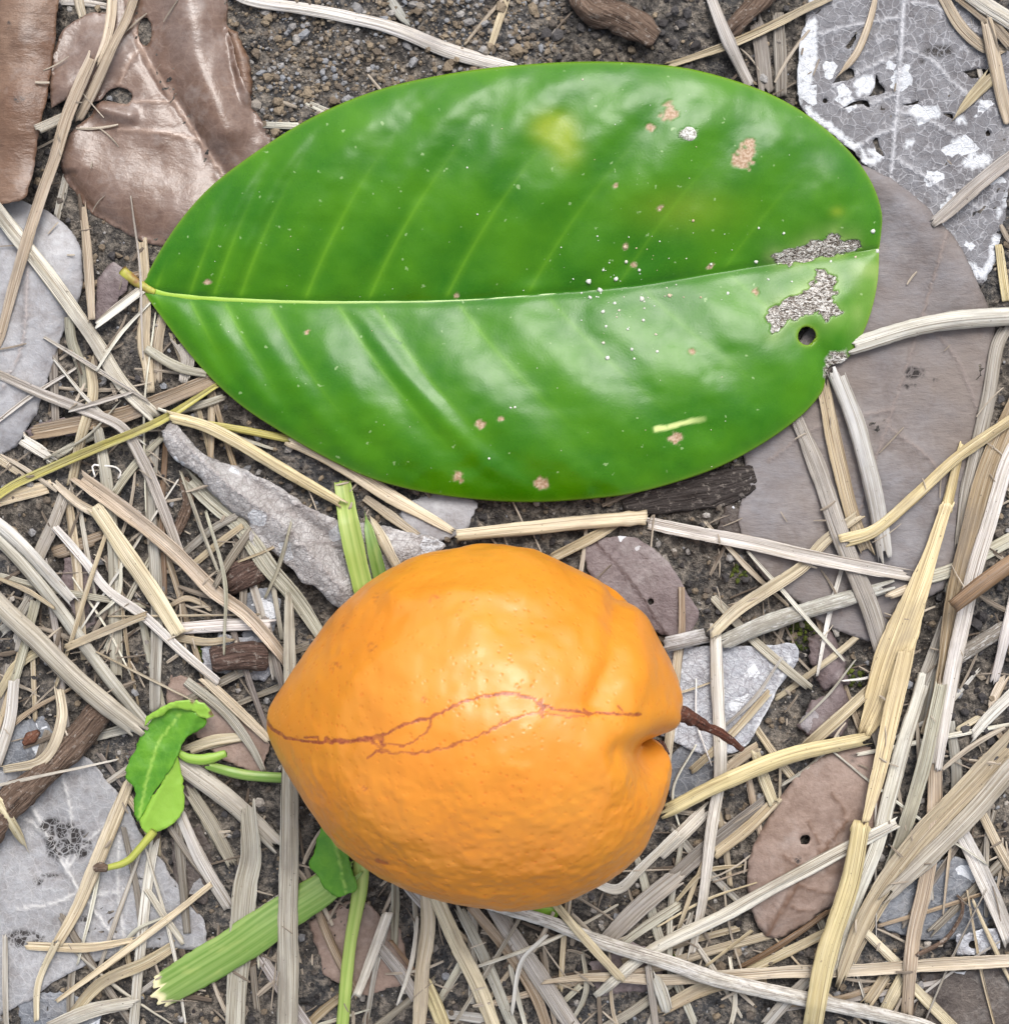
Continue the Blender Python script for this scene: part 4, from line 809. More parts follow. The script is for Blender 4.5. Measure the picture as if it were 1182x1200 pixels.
fresh_leaf('folded_rim', jj('590,735 600,690 650,660 700,635 760,625 830,645 872,690 838,700 770,668 700,664 650,690 615,715'), lf, ((165, 845), (250, 835)), 33, -3, 1, lz + 12, spots=((226, 822, 4), (248, 836, 4)))
TUBE('stalk', [(181, 974, lz + 6), (166, 992, lz + 6), (148, 1010, lz + 3), (122, 1018, lz + 2)], [5, 4.6, 4.4, 3.4], M_GRASS, lf).color = (.36, .36, .06, 1)
TUBE('dark_stalk_end', [(126, 1018, lz + 3), (117, 1016, lz + 3), (111, 1019, lz + 2)], [4.4, 6.0, 4.0], M_TWIG, lf)
TUBE('side_stalk', [(206, 880, lz + 4), (220, 888, lz + 6), (240, 890, lz + 6), (265, 883, lz + 4)], [3.5, 6, 6.5, 4], M_GRASS, lf, flat=.6).color = (.22, .36, .04, 1)
z1 = float(hsample(390, 1010)) + 6
sl = empty('green_leaf_scrap', 392, 1010, z1 - 6); tag(sl, 'small bent green leaf at the lower left of the fruit', 'leaf')
fresh_leaf('leaf_blade', [(384, 958), (400, 978), (412, 1022), (418, 1042), (396, 1050), (380, 1038), (364, 1014), (371, 988)], sl, ((386, 960), (404, 1045)), 41, 8, 1, z1 + 8, [(385, 962), (396, 1000), (405, 1045)])
z2 = float(hsample(630, 1066)) + 3
o = fresh_leaf('green_leaf_scrap', [(600, 1050), (652, 1054), (650, 1078), (632, 1080), (612, 1068)], None, ((600, 1060), (650, 1066)), 43, 4, 1, z2)
tag(o, 'tiny green leaf scrap peeping out below the fruit', 'leaf')
M_SEED = mat_bark('seed_coat', (.10, .04, .025), (.22, .10, .06))
zs = float(hsample(37, 865)) + 4
tag(TUBE('seed', [(28, 872, zs), (37, 864, zs + 1), (46, 857, zs)], [3, 8, 3], M_SEED, None, flat=.6), 'small reddish brown seed beside the brown twig at the left', 'seed')

HLITTER = HM.copy(); HM = ground_z(HXX, HYY)
def in_leaves(x, y):
    r = np.zeros(np.shape(x), bool)
    for q in RINGS: r |= inside(x, y, q)
    return r
n = 24000; X = rng.uniform(-320, 1500, n); Y = rng.uniform(-320, 1500, n)
R = 1.3 + 4.6 * rng.random(n) ** 3
grit = ((X > 640) & (X < 820) & (Y < 95)) | ((X > 1110) & (Y > 640) & (Y < 900)); R = np.where(grit, 2 + 5.5 * rng.random(n) ** 2, R)
beige = (X > 250) & (X < 640) & (Y < 190); R = np.where(beige, R * 1.35, R)
tone = np.where(grit, .05 + .4 * rng.random(n) ** 1.6 + .5 * (rng.random(n) < .12), np.where(beige, .45 + .5 * rng.random(n), rng.random(n) ** 1.25))
nb = 7000; XB = rng.uniform(240, 660, nb); YB = rng.uniform(-40, 200, nb); kb = rng.random(nb) < .35 + .65 * (fbm(XB * .03, YB * .03, 6.6, 3) > -.05); XB, YB = XB[kb], YB[kb]; nb = len(XB)
X = np.r_[X, XB]; Y = np.r_[Y, YB]; R = np.r_[R, 0.9 + 3.2 * rng.random(nb) ** 3]; tone = np.r_[tone, .40 + .5 * rng.random(nb) ** 1.3]
free = ~in_leaves(X, Y); X, Y, R, tone = X[free], Y[free], R[free], tone[free]
crumbs('soil_crumbs', 'loose crumbs of soil and grit between the straws', 'soil', X, Y, R, tone, mat_crumb())
mx, my = [], []
for cx, cy, r, k in ((940, 744, 17, 50), (866, 672, 11, 22), (238, 766, 10, 30), (1003, 792, 13, 26), (795, 1128, 9, 14)):
    q = rng.random(k) ** .5 * r; th = rng.random(k) * 6.28; mx.append(cx + q * np.cos(th)); my.append(cy + q * np.sin(th))
mx = np.concatenate(mx); my = np.concatenate(my)
t = NT('moss_green'); M_MOSS = t.out(t.mix(t.attr('tone'), (.025, .035, .008), (.09, .11, .018)), .9, .2)
crumbs('moss', 'specks of green moss on the dark soil', 'moss', mx, my, 1.5 + 2.2 * rng.random(len(mx)), rng.random(len(mx)), M_MOSS, .8)

HM = HLITTER
# fine broken chaff between the straws, and the same litter going on outside the picture
def chaff(name, label, X, Y, L, Wd, th, zoff, cols):
    n = len(X); k = 6; u = np.linspace(-.5, .5, k)[None]; bend = rng.normal(0, .03, (n, 1)) * L[:, None]
    dx, dy = np.cos(th)[:, None], np.sin(th)[:, None]; b = bend * (u * 2) ** 2
    cx = X[:, None] + dx * u * L[:, None] - dy * b; cy = Y[:, None] + dy * u * L[:, None] + dx * b
    wv = Wd[:, None] * .5 * (1 - .35 * (np.abs(u) * 2) ** 3)
    z = np.maximum(hsample(cx, cy, HGROUND), -40) * .6 + .4 * hsample(X, Y, HGROUND)[:, None] + zoff[:, None]
    rows = []
    for c, dz in ((-1, -.3), (-.35, .25), (.35, .25), (1, -.3)): rows.append(np.stack([cx - dy * wv * c, cy + dx * wv * c, z + dz * Wd[:, None] * .35], -1))
    V = np.stack(rows, 2).reshape(-1, 3); f = grid_faces(k, 4); F = (f[None] + (k * 4) * np.arange(n)[:, None, None]).reshape(-1, 4)
    uv = np.stack([np.broadcast_to((u * L[:, None])[..., None] + 37 * np.arange(n)[:, None, None] % 977, (n, k, 4)), np.broadcast_to(np.array([-1, -.35, .35, 1])[None, None] * wv[..., None] + 13 * np.arange(n)[:, None, None] % 499, (n, k, 4))], -1).reshape(-1, 2)
    o = mesh_obj(name, V, F, M_CHAFF, uv, {'tone': np.repeat(cols, k * 4)}); return tag(o, label, 'straw', kind='stuff')
t = NT('chaff'); uv = t.n('ShaderNodeUVMap').outputs[0]; f = t.noise(t.scaled(uv, .02, .7, 1), 1, 3, .6); tn = t.attr('tone')
c = t.mix(tn, (.10, .075, .055), (.46, .40, .32)); c = t.mix(t.rng(f, .55, .35, 0, .7), c, t.mix(1, c, (.35, .3, .26), 'MULTIPLY'))
M_CHAFF = t.out(c, .65, .3, t.bump(f, 2, .8))
HGROUND = blur(ground_z(HXX, HYY), 2)
UP0 = [(166, 337), (250, 217), (400, 122), (560, 82), (740, 74), (900, 110), (1003, 188), (1032, 250), (1027, 330), (962, 459), (850, 543), (740, 578), (620, 588), (500, 577), (390, 540), (290, 480), (200, 385)]
n = 900; X = rng.uniform(-60, 1240, n); Y = rng.uniform(-60, 1260, n)
keep = ~((X > 270) & (X < 830) & (Y < 100) & (rng.random(n) < .85)); keep &= ~in_leaves(X, Y) & ~((X > 210) & (X < 1000) & (np.abs(Y - 335) < 200)); X, Y = X[keep], Y[keep]; n = len(X)
chaff('straw_chaff', 'fine broken straw chaff deep between the straws', X, Y, 20 + 80 * rng.random(n) ** 2, 2 + 5 * rng.random(n) ** 2, rng.random(n) * 6.28, 2 + 8 * rng.random(n), rng.random(n) ** 1.6)
HKEEP = HGROUND; HGROUND = blur(HM, 1, 1)
n = 560; X = rng.uniform(-20, 1200, n); Y = rng.uniform(-20, 1220, n)
free = ~inside(X, Y, [(a * 1.04 - 24, b * 1.06 - 20) for a, b in UP0]) & ~((np.abs(X - 555) < 270) & (np.abs(Y - 850) < 240)) & ((Y > 230) | (X < 240) | (X > 860)) & ~(in_leaves(X, Y) & (rng.random(n) < .75)); X, Y = X[free], Y[free]; n = len(X)
chaff('straw_bits', 'fine broken bits of straw strewn over the litter', X, Y, 8 + 42 * rng.random(n) ** 2, 1.3 + 2.6 * rng.random(n) ** 2, rng.random(n) * 6.28, 1 + 2 * rng.random(n), .2 + .8 * rng.random(n))
HGROUND = HKEEP
n = 2600; X = rng.uniform(-310, 1500, n); Y = rng.uniform(-310, 1500, n); edge_ = np.maximum.reduce([-30 - X, X - 1212, -30 - Y, Y - 1230]); out = edge_ > 15; X, Y, edge_ = X[out], Y[out], edge_[out]; n = len(X)
chaff('surrounding_straw', 'dry straw litter going on around the scene', X, Y, np.minimum(60 + 160 * rng.random(n), 1.8 * edge_ + 12), 6 + 14 * rng.random(n), rng.normal(1.2, .9, n), 2 + 26 * rng.random(n), .3 + .7 * rng.random(n))

# ------------------------------------------------------------------ the big green leaf
UP = [(166, 337), (172, 325), (188, 295), (215, 255), (250, 217), (300, 179), (350, 147), (400, 122), (450, 104), (500, 92), (560, 82), (620, 76), (680, 73), (740, 74), (800, 80), (850, 92), (900, 110), (940, 132), (975, 159), (1003, 188), (1022, 218), (1032, 250), (1031, 275), (1029, 291)]
LO = [(166, 337), (176, 352), (200, 385), (225, 417), (255, 450), (290, 480), (340, 512), (390, 540), (440, 562), (500, 577), (560, 585), (620, 588), (680, 585), (740, 578), (800, 562), (850, 543), (900, 515), (940, 485), (962, 459), (967, 440), (972, 428), (988, 424), (1004, 402), (1018, 370), (1027, 330), (1029, 291)]
MI = [(166, 337), (200, 345), (250, 350), (350, 354), (450, 354), (540, 352), (640, 345), (740, 336), (840, 320), (930, 306), (1000, 296), (1029, 291)]
NU, NV = 430, 130
cu, cl, cm = (resample(spline(q, 3)[0], NU) for q in (UP, LO, MI))
vv = np.linspace(-1, 1, 2 * NV + 1); av = np.abs(vv); ev = np.where(av < 1, av ** .96, 1)
LP = cm[:, None] + (np.where((vv > 0)[None, :, None], cu[:, None], cl[:, None]) - cm[:, None]) * ev[None, :, None]
lx, ly = LP[..., 0], LP[..., 1]; uu = np.linspace(0, 1, NU)[:, None]; d = np.hypot(*(np.moveaxis(LP - cm[:, None], -1, 0)))
half = d[:, [-1]] * (vv > 0) + d[:, [0]] * (vv <= 0)
env = np.sin(np.pi * np.clip(uu, 0, 1)) ** .6
z = np.where(vv > 0, .122 * half * np.sin(.75 * np.pi * av), .108 * half * np.sin(.86 * np.pi * av)) + 10 * np.sin(np.pi * uu)
z = z - 7 * np.exp(-(1 - av) * half / 16) * env
VU = [222, 250, 281, 357, 431, 521, 617, 722, 845, 950]; VL = [221, 262, 313, 394, 438, 535, 640, 750, 850, 940]
k = .30 + .42 * np.clip((lx - 280) / 560, 0, 1)
def veins(su, V):
    V = np.array([V[0] - 40] + V + [V[-1] + 90], float); i = np.clip(np.searchsorted(V, su) - 1, 0, len(V) - 2); a, b = V[i], V[i + 1]
    f = np.clip((su - a) / (b - a), 0, 1); return np.minimum(np.abs(su - a), np.abs(su - b)), f
su = lx - np.where(vv > 0, k, k * .95 + .22) * d - .0005 * d * d
du, fu = veins(su, VU); dl, fl = veins(su, VL); dv = np.where(vv > 0, du, dl); fv = np.where(vv > 0, fu, fl)
fade = sstep(0, .10, av) * (1 - sstep(.78, 1.0, av)) * env
z = z + fade * (np.where(vv > 0, 4.6, 3.0) * (.5 - .5 * np.cos(2 * np.pi * fv)) - 1.6) + 2.6 * fbm(lx * .013, ly * .013, 2.2, 3) + .35 * vnoise(lx * .07, ly * .08, 7.1) * (.3 + av)
z = z - 1.6 * np.exp(-(d / 6) ** 2)
FR = dict(px=lx, py=ly)
hh = hsample(lx, ly); base = float(np.percentile(hh - z, 97.8))
z = z + base
TZ = 1 - sstep(0, .045, uu); z = z - TZ * np.clip(z - (hsample(160, 337) + 8), 0, 30) * .25
def blob(x, y, pts, nz=.35, seed=0.0):
    r = np.zeros(x.shape)
    for a, b, q in pts: r = np.maximum(r, 1 - sstep(.6, 1.05, np.hypot(x - a, y - b) / q + nz * vnoise(x * .22, y * .22, seed + a)))
    return r
tz = lambda T, pts: [(TILE[T][0] + a * ZF, TILE[T][1] + b * ZF) for a, b in pts]
SC1 = tz('C', [(358, 890), (372, 870), (440, 862), (480, 835), (540, 822), (572, 800), (600, 828), (655, 838), (668, 858), (600, 880), (500, 900), (385, 922)])
SC2 = tz('C', [(340, 1095), (372, 1050), (430, 1030), (480, 1005), (515, 960), (508, 930), (550, 935), (588, 975), (575, 1035), (602, 1090), (545, 1112), (520, 1075), (445, 1108), (405, 1115), (365, 1158)])
wob = lambda q: vnoise(lx * .16, ly * .16, q) * 4
scab = np.maximum(inside(lx + wob(1.1), ly + wob(2.2), SC1), inside(lx + wob(3.1), ly + wob(4.2), SC2)).astype(float)
scab = np.maximum(scab, blob(lx, ly, [(980, 424, 16), (972, 436, 9), (806, 157, 10)], .3, 5)); 
brown = blob(lx, ly, [(783, 132, 11), (762, 149, 6), (872, 183, 15), (878, 168, 8), (720, 218, 4), (773, 243, 3.5), (634, 566, 9), (535, 559, 8), (562, 497, 6), (586, 491, 4), (790, 514, 9), (243, 329, 4.5), (733, 288, 4.5), (811, 412, 4.5), (885, 343, 5), (360, 389, 3.5), (832, 312, 4), (742, 311, 4), (535, 347, 4)], .45, 8)
yel = np.exp(-(((lx - 648) / 26) ** 2 + ((ly - 150) / 20) ** 2) ** 1.3) + .7 * np.exp(-((lx - 664) / 18) ** 2 - ((ly - 176) / 20) ** 2) + .35 * np.exp(-((lx - 800) / 60) ** 2 - ((ly - 245) / 26) ** 2) + .5 * np.exp(-((lx - 980) / 8) ** 2 - ((ly - 248) / 6) ** 2)
wear = blob(lx, ly, [(775, 503, 11), (790, 498, 12), (806, 494, 12), (820, 491, 8)], .15, 2) * (1 - sstep(1.5, 4.5 , np.abs((ly - 497) + (lx - 795) * .2 + 1.5 * vnoise(lx * .1, ly * .1))))* (1 - sstep(800, 828, lx) * .7)
scar_g = 1 - sstep(.8, 2.2, pdist(lx, ly, [(443, 388), (455, 396), (470, 403)])[0])
vein = (.55 * (1 - sstep(.6, 3.0, dv)) + .45 * (1 - sstep(1, 11, dv))) * (1 - sstep(.22, .85, av)) * (1 - .55 * sstep(450, 760, lx)) * sstep(2, 9, d)  # thin vein lines, plus wide soft bands that paint sheen into the colour
HOLE = (944.5, 393.5, 11.0); rh = np.hypot(lx - HOLE[0], ly - HOLE[1])
m = np.abs(rh - HOLE[2]) < 1.5; sc = np.where(m, HOLE[2] / np.maximum(rh, 1e-6), 1)
LX, LY = HOLE[0] + (lx - HOLE[0]) * sc, HOLE[1] + (ly - HOLE[1]) * sc
z = z - 1.2 * scab - .6 * brown
V = np.stack([LX, LY, z], -1).reshape(-1, 3); F = grid_faces(NU, 2 * NV + 1); cc = V[F].mean(1)
F = F[np.hypot(cc[:, 0] - HOLE[0], cc[:, 1] - HOLE[1]) > HOLE[2] - .3]
def mat_leaf():
    t = NT('glossy_green_leaf'); co = t.coords(); n = t.noise(co, .012, 3); f = t.noise(co, .35, 3, .6); sp = t.noise(co, .11, 2, .5); net = t.voro(co, .16, 'DISTANCE_TO_EDGE')
    col = t.mix(t.rng(n, .36, .66), (.020, .118, .0001), (.046, .168, .0002)); col = t.mix(t.attr('yellow'), col, (.20, .27, .010))
    col = t.mix(t.math('MULTIPLY', t.attr('vein'), .36), col, (.16, .36, .015)); col = t.mix(t.rng(net, .07, 0, 0, .13), col, (.06, .20, .01))
    col = t.mix(t.rng(sp, .715, .745, 0, .5), col, (.30, .42, .20)); col = t.mix(t.attr('groove'), col, (.02, .11, .004))
    col = t.mix(t.attr('wear'), col, (.50, .58, .22)); col = t.mix(t.attr('edge'), col, (.16, .26, .02))
    col = t.mix(t.attr('brown'), col, t.mix(t.rng(f, .4, .6), (.27, .17, .10), (.44, .33, .24)))
    w = t.noise(t.scaled(co, .9, 1.5, 1), .20, 2, .6, 1.8)
    r = t.n('ShaderNodeValToRGB'); t.put(r.inputs[0], w); e = r.color_ramp.elements; e[0].position = .38; e[1].position = .60; e[0].color = (.06, .045, .032, 1); e[1].color = (.68, .66, .62, 1); q = e.new(.48); q.color = (.29, .255, .22, 1)
    sc = t.attr('scab'); col = t.mix(sc, col, r.outputs[0])
    hgt = t.math('ADD', t.math('MULTIPLY', f, .05), t.math('MULTIPLY', t.math('MULTIPLY', w, sc), 2.2)); 
    rough = t.math('ADD', t.rng(t.noise(co, .03, 3), .3, .7, .20, .33), t.math('MULTIPLY', t.math('MAXIMUM', sc, t.attr('brown')), .4))
    return t.out(col, rough, .29, t.bump(hgt, 3.0, .9))
hal = np.zeros(lx.shape)
for q in (SC2, SC1): hal = np.maximum(hal, .30 * np.exp(-pdist(lx, ly, q + q[:1])[0] / 9))
hal = np.maximum(hal, .35 * sstep(975, 1025, lx) * (vv < 0)) * (.6 + .4 * vnoise(lx * .06, ly * .06, 2.0))
wear = np.maximum(wear, hal)
edge = np.exp(-(1 - av) * half / 2.2) * .7 + 0 * lx
edge = np.maximum(edge, np.exp(-np.clip(rh - HOLE[2], 0, 99) / 2.0))
gl = empty('green_leaf', 600, 335, float(base)); tag(gl, 'large glossy oval green leaf with chewed tip and small hole', 'leaf')
f1 = lambda a: (np.broadcast_to(a, lx.shape)).ravel()
o = mesh_obj('leaf_blade', V, F, mat_leaf(), np.stack([lx, ly], -1).reshape(-1, 2), dict(yellow=f1(np.clip(yel, 0, .9)), vein=f1(vein), brown=f1(brown), scab=f1(scab), wear=f1(wear), groove=f1(scar_g), edge=f1(edge)), gl)
md = o.modifiers.new('thickness', 'SOLIDIFY'); md.thickness = 2.2 * S; md.offset = 0
def leaf_z(x, y):
    i = np.argmin((lx - x) ** 2 + (ly - y) ** 2); return float(z.ravel()[i])
t = NT('midrib_green'); uvn = t.n('ShaderNodeUVMap').outputs[0]; sx = t.n('ShaderNodeSeparateXYZ'); t.put(sx.inputs[0], uvn)
M_RIB = t.out(t.mix(t.rng(sx.outputs[0], 60, 560), (.26, .42, .035), (.42, .55, .30)), .4, .5)
TUBE('midrib', [(x, y, leaf_z(x, y) + .2) for x, y in cm[6:-2:9]], [4.6, 3.4, 2.3, 1.7, 1.3, 1.0], M_RIB, gl, flat=.55, lump=.02)
t = NT('petiole_brown'); cn = t.noise(t.coords(), .06, 3); M_PET = t.out(t.mix(t.rng(cn, .4, .62), (.33, .33, .05), (.20, .11, .035)), .5, .4)
TUBE('petiole', [(182, 342, leaf_z(182, 342) + .5), (168, 336, leaf_z(170, 337) + 1), (155, 327, leaf_z(170, 337) - 1), (143, 317, leaf_z(170, 337) - 3)], [3.5, 5.5, 5.8, 6.8], M_PET, gl, lump=.15)
# white specks stuck on the blade
r7 = np.random.default_rng(11)
D = [(*p, q) for p, q in zip(tz('B', [(885, 975), (935, 1080), (945, 1130), (1075, 1110), (1015, 905), (975, 1050), (990, 1075), (1165, 1025), (935, 935), (980, 965), (1070, 1035), (1010, 855), (1060, 935), (890, 1030), (925, 1005), (1020, 1140), (860, 1015), (1118, 1158), (1078, 1068), (465, 580), (500, 742), (1130, 725), (865, 275)]), [6, 4.2, 3, 3.6, 4, 3.5, 3, 4, 3, 5, 6, 4.5, 3, 4, 6, 3, 2.5, 3, 3, 2, 2, 2.5, 2.5])]
D += [(*p, q) for p, q in zip(tz('E', [(935, 5), (950, 58), (1035, 28), (1043, 60), (1122, 35), (540, 405), (630, 228), (615, 230)]), [3.5, 4.5, 3.5, 3, 3.5, 3, 2.5, 2.5])]
D += [(*p, q) for p, q in zip(tz('C', [(88, 765), (315, 790), (402, 808), (305, 905), (208, 1015), (65, 895), (150, 915), (348, 968), (430, 975), (490, 905), (565, 905), (115, 1030), (710, 800), (725, 870), (728, 905), (650, 890), (5, 1022)]), [3, 2.5, 3, 4.5, 4, 2, 3, 3, 3, 3, 3, 2.5, 5, 4, 3, 3, 3.5])]
D += [(x, y, q) for x, y, q in zip(735 + 42 * r7.normal(0, 1, 46), 330 + 30 * r7.normal(0, 1, 46), .9 + 1.3 * r7.random(46))]
D += [(x, y, q) for x, y, q in zip(r7.uniform(230, 1000, 60), r7.uniform(110, 560, 60), .7 + .7 * r7.random(60))]
D = [(a, b, q * .58) for a, b, q in D]
D = [q for q in D if inside(np.array([q[0]]), np.array([q[1]]), UP + LO[::-1])[0]]
VV, FF = [], []
for n_, (x, y, q) in enumerate(D):
    VV.append(ICO * (1 + .25 * r7.normal(0, 1, (12, 1)).clip(-1, 1)) * q * [1, 1, .4] + [x, y, leaf_z(x, y) + q * .25 + 1.0]); FF.append(ICF[:, ::-1] + 12 * n_)
t = NT('white_speck'); cn = t.noise(t.coords(), .02, 2); M_SPK = t.out(t.mix(t.rng(cn, .5, .62), (.54, .56, .50), (.42, .32, .20)), .6, .4)
tag(mesh_obj('white_specks', np.vstack(VV), np.vstack(FF), M_SPK, parent=gl), kind='stuff')
for x, y, q in ((807, 157, 9.5),):
    a = np.linspace(0, 6.283, 20, endpoint=False); rr = np.array([0, .45, .85, 1.0])[:, None]; X = x + q * rr * np.cos(a) * (1 + .05 * np.sin(3 * a)); Y = y + q * rr * np.sin(a); Z = leaf_z(x, y) + np.array([2.2, 2.6, 2.2, .2])[:, None] + .5 * vnoise(X * .5, Y * .5)
    t = NT('grey_scab'); cn = t.noise(t.coords(), .4, 3); M_SCB = t.out(t.mix(t.rng(cn, .4, .6), (.22, .21, .18), (.62, .62, .58)), .7, .3)
    mesh_obj('scab', np.stack([X, Y, Z], -1).reshape(-1, 3), grid_faces(4, 20, True), M_SCB, parent=gl)

# ------------------------------------------------------------------ the orange fruit
FU = [(313, 842), (316, 828), (332, 802), (365, 755), (400, 713), (450, 673), (500, 648), (560, 637), (620, 645), (680, 668), (722, 692), (755, 730), (782, 772), (795, 805), (793, 830), (782, 848), (764, 859), (735, 861)]
FL = [(313, 842), (315, 860), (329, 890), (350, 924), (380, 966), (420, 1004), (480, 1037), (540, 1053), (600, 1059), (660, 1053), (705, 1034), (745, 997), (770, 950), (783, 908), (780, 885), (764, 866), (735, 861)]
NF, NPH = 440, 430
fu_, fl_ = resample(spline(FU, 2)[0], NF), resample(spline(FL, 2)[0], NF)
ph = np.r_[np.linspace(0, math.pi, 350, endpoint=False), np.linspace(math.pi, 2 * math.pi, 80, endpoint=False)][None]
u = np.linspace(0, 1, NF)[:, None]; w = (1 + np.cos(ph)) / 2; w = w * w * (3 - 2 * w)
fx = fu_[:, [0]] * w + fl_[:, [0]] * (1 - w); ya = 842 + (861 - 842) * np.clip((fx - 313) / 422, 0, 1.1)
ru = np.abs(fu_[:, [1]] - (842 + 19 * np.clip((fu_[:, [0]] - 313) / 422, 0, 1.1))); rl = np.abs(fl_[:, [1]] - (842 + 19 * np.clip((fl_[:, [0]] - 313) / 422, 0, 1.1)))
rad = ru * w + rl * (1 - w); rz = .90 * (ru + rl) / 2
fy = -np.cos(ph) * np.where(np.cos(ph) > 0, ru, rl); fz = rz * np.sin(ph)
end = sstep(.66, .88, u); fur = np.exp(-((ph - 1.66) / .34) ** 2) + .7 * np.exp(-((ph - 4.6) / .4) ** 2)
fx = fx - 34 * end * fur; fz = fz * (1 - .10 * end * np.exp(-((ph - 1.62) / .35) ** 2))
# crease on the upper right shoulder, broad flats and lumps
P3 = np.stack([fx, fy, fz], -1); nrm = P3 - np.array([545., 0, 0]); nrm[..., 0] *= .8; nrm /= np.linalg.norm(nrm, axis=-1, keepdims=True)
cre = pdist(fx, fy + ya, [(726, 688), (716, 720), (712, 760), (690, 800)])[0]
dsp = -8.5 * np.exp(-(cre / 15) ** 2) * (fz > -20) + 5 * np.exp(-(pdist(fx, fy + ya, [(752, 722), (745, 780)])[0] / 20) ** 2) * (fz > -20)
dsp = dsp + 4.5 * sstep(330, 430, fx) * vnoise(fx * .013 + 3, fy * .013, fz * .013) + 1.5 * vnoise(fx * .032, fy * .032 + 8, fz * .032) + .6 * vnoise(fx * .075, fy * .075, fz * .075 + 4)
dsp = dsp + .55 * vnoise(fx * .14, fy * .14, fz * .14) * sstep(840, 900, fy + ya) + 4 * np.exp(-(pdist(fx, fy + ya, [(470, 700), (540, 686), (610, 694)])[0] / 11) ** 2) * (fz > 0)
dsp = dsp - 11 * np.exp(-(pdist(fx, fy + ya, [(775, 864), (745, 864), (715, 856)])[0] / 17) ** 2) * (fz > 0)
dsp = dsp + 2.6 * np.cos(ph * 9 + 1.1 + 2 * vnoise(ph * 2.0, u * 3)) * sstep(.74, .90, u)
env = np.sin(np.pi * np.clip(u * 1.02, 0, 1)) ** .5
P3 = P3 + nrm * (dsp * env)[..., None]
low = float(P3[..., 2].min()); HB = hsample(*np.meshgrid(np.linspace(500, 640, 30), np.linspace(780, 930, 30)))
zc = -low + float(np.percentile(HB, 70)) - 12; ke = (CAM_H - zc) / CAM_H
WX, WY, WZ = (P3[..., 0] - 591) * ke, -(P3[..., 1] + ya - 600) * ke, P3[..., 2] + zc
kk = CAM_H / (CAM_H - WZ); px, py = 591 + WX * kk, 600 - WY * kk        # where each skin point lies in the plan
zz = lambda pts: [(300 + a * .44, 620 + b * .44) for a, b in pts]
up = (WZ > zc - 40)
def ln(pts, wd, jit=1.6): return (1 - sstep(wd * .55, wd * 1.25, pdist(px + jit * vnoise(px * .17, py * .17, 1.0) + .45 * vnoise(px * .5, py * .5, 5.0), py + jit * vnoise(px * .17, py * .17, 3.0) + .45 * vnoise(px * .5, py * .5, 7.0), zz(pts))[0])) * up
scar = np.zeros(px.shape)
for pts, wd, a in (([(25, 505), (45, 535), (80, 555), (150, 568), (250, 565), (330, 552)], 2.3, 1), ([(270, 560), (330, 556), (340, 575)], 3.2, 1), ([(325, 556), (400, 518), (460, 503), (540, 465), (600, 446), (680, 438), (740, 450), (765, 480)], 1.9, .95),
                   ([(305, 562), (345, 594), (430, 598), (520, 578), (600, 548), (660, 518), (720, 496), (765, 486)], 1.6, .8), ([(330, 568), (390, 580), (430, 560), (460, 530), (466, 505)], 1.4, .75), ([(765, 472), (830, 484), (880, 488), (960, 492), (1025, 492)], 1.8, .95),
                   ([(765, 488), (830, 500), (880, 495)], 1.3, .7), ([(345, 594), (318, 592), (300, 608)], 1.4, .9), ([(128, 552), (165, 553), (165, 565)], 1.3, .9), ([(962, 470), (978, 490)], 1.2, .8), ([(640, 530), (655, 510)], 1.6, .8), ([(760, 460), (762, 495)], 3.0, .9), ([(190, 560), (200, 568)], 2.6, .9), ([(875, 480), (885, 496)], 2.0, .8)):
    scar = np.maximum(scar, ln(pts, wd) * a)
scar = scar * (.72 + .28 * (vnoise(px * .2, py * .2, 9.0) > -.4))
rub = np.zeros(px.shape)
for a, b, q in ((475, 190, 20), (320, 182, 17), (240, 262, 17), (310, 315, 19), (215, 365, 18), (450, 455, 14), (290, 690, 12)):
    cxy = zz([(a, b)])[0]; rub = np.maximum(rub, (1 - sstep(.4, 1, np.hypot(px - cxy[0], py - cxy[1]) / (q * .44))) * sstep(-.05, .35, vnoise(px * .42, py * .42, a * 1.0)))
rub = np.maximum(rub * .8, ln([(320, 880), (348, 890)], 2.0))
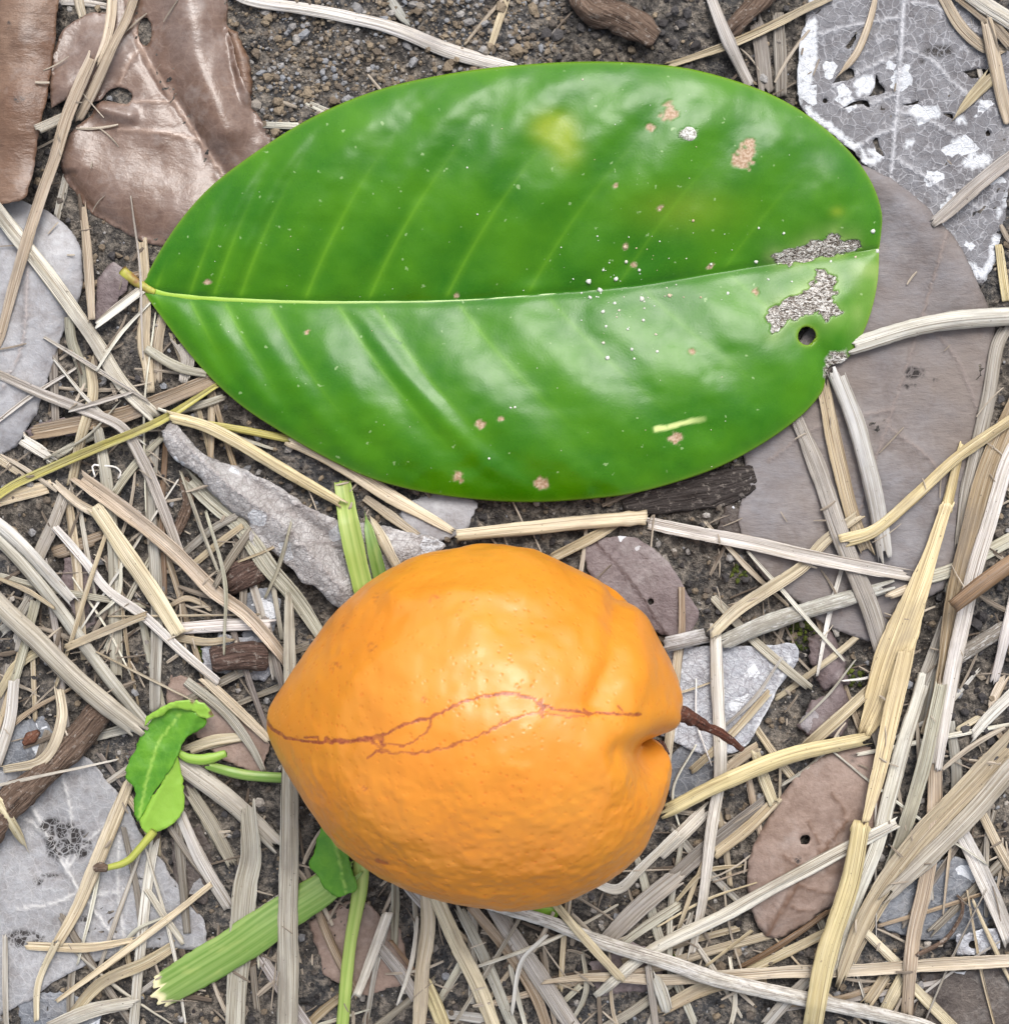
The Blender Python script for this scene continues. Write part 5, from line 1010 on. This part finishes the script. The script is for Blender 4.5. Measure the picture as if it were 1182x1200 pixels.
def mat_fruit():
    t = NT('orange_fruit_skin'); co = t.coords(); n = t.noise(co, .009, 3); f = t.noise(co, .07, 3, .6); pore = t.voro(co, .125); fine = t.noise(co, .30, 2, .5)
    col = t.mix(t.rng(n, .34, .66), (.560, .196, .015), (.590, .230, .020)); col = t.mix(t.rng(f, .5, .75, 0, .4), col, (.60, .205, .016))
    dots = t.math('MULTIPLY', t.rng(pore, .30, .12), t.rng(t.noise(co, .012, 2), .45, .60, .15, .8)); col = t.mix(t.math('MULTIPLY', dots, .55), col, (.54, .125, .008))
    col = t.mix(t.attr('scar'), col, t.mix(t.rng(fine, .35, .65), (.20, .042, .014), (.33, .085, .03))); col = t.mix(t.attr('rub'), col, (.34, .10, .02))
    h = t.math('ADD', t.math('MULTIPLY', t.rng(pore, .05, .30), .7), t.math('MULTIPLY', fine, .12)); h = t.math('ADD', h, t.math('MULTIPLY', t.attr('scar'), -.6)); h = t.math('ADD', h, t.math('MULTIPLY', f, .5))
    return t.out(col, t.rng(f, .3, .7, .29, .40), .48, t.bump(h, 1.0, .40), Subsurface_Weight=.10, Subsurface_Radius=(.0015, .0006, .0002), Subsurface_Scale=1.0)
fr = empty('orange_fruit', 560, 851, 0); fr.location = ((560 - 591) * ke * S, -(851 - 600) * ke * S, (zc + low) * S)
tag(fr, 'plump orange fruit with pointed tip and branching brown scar', 'fruit')
VW = np.stack([WX, WY, WZ], -1).reshape(-1, 3) * S
mesh_obj('skin', VW, grid_faces(NF, NPH, True)[:, ::-1], mat_fruit(), None, dict(scar=scar.ravel(), rub=rub.ravel()), fr, world_space=True)
M_STALK = mat_bark('fruit_stalk', (.075, .022, .014), (.17, .07, .045))
TUBE('stalk', [(745, 852, zc - 6), (775, 838, zc - 10), (800, 838, zc - 40), (828, 852, zc - 80), (850, 863, 90), (869, 878, 72)], [6, 13, 10, 6.5, 5.5, 3.5], M_STALK, fr, lump=.2, seed=4)
TUBE('calyx_lobe', [(755, 868, zc - 8), (772, 874, zc - 30), (782, 884, zc - 55)], [4, 7, 2.5], M_STALK, fr, lump=.25, seed=6)
print('litter max', float(np.percentile(HM[110:500, 110:510], 99)), 'leaf base', base, 'zc', zc)
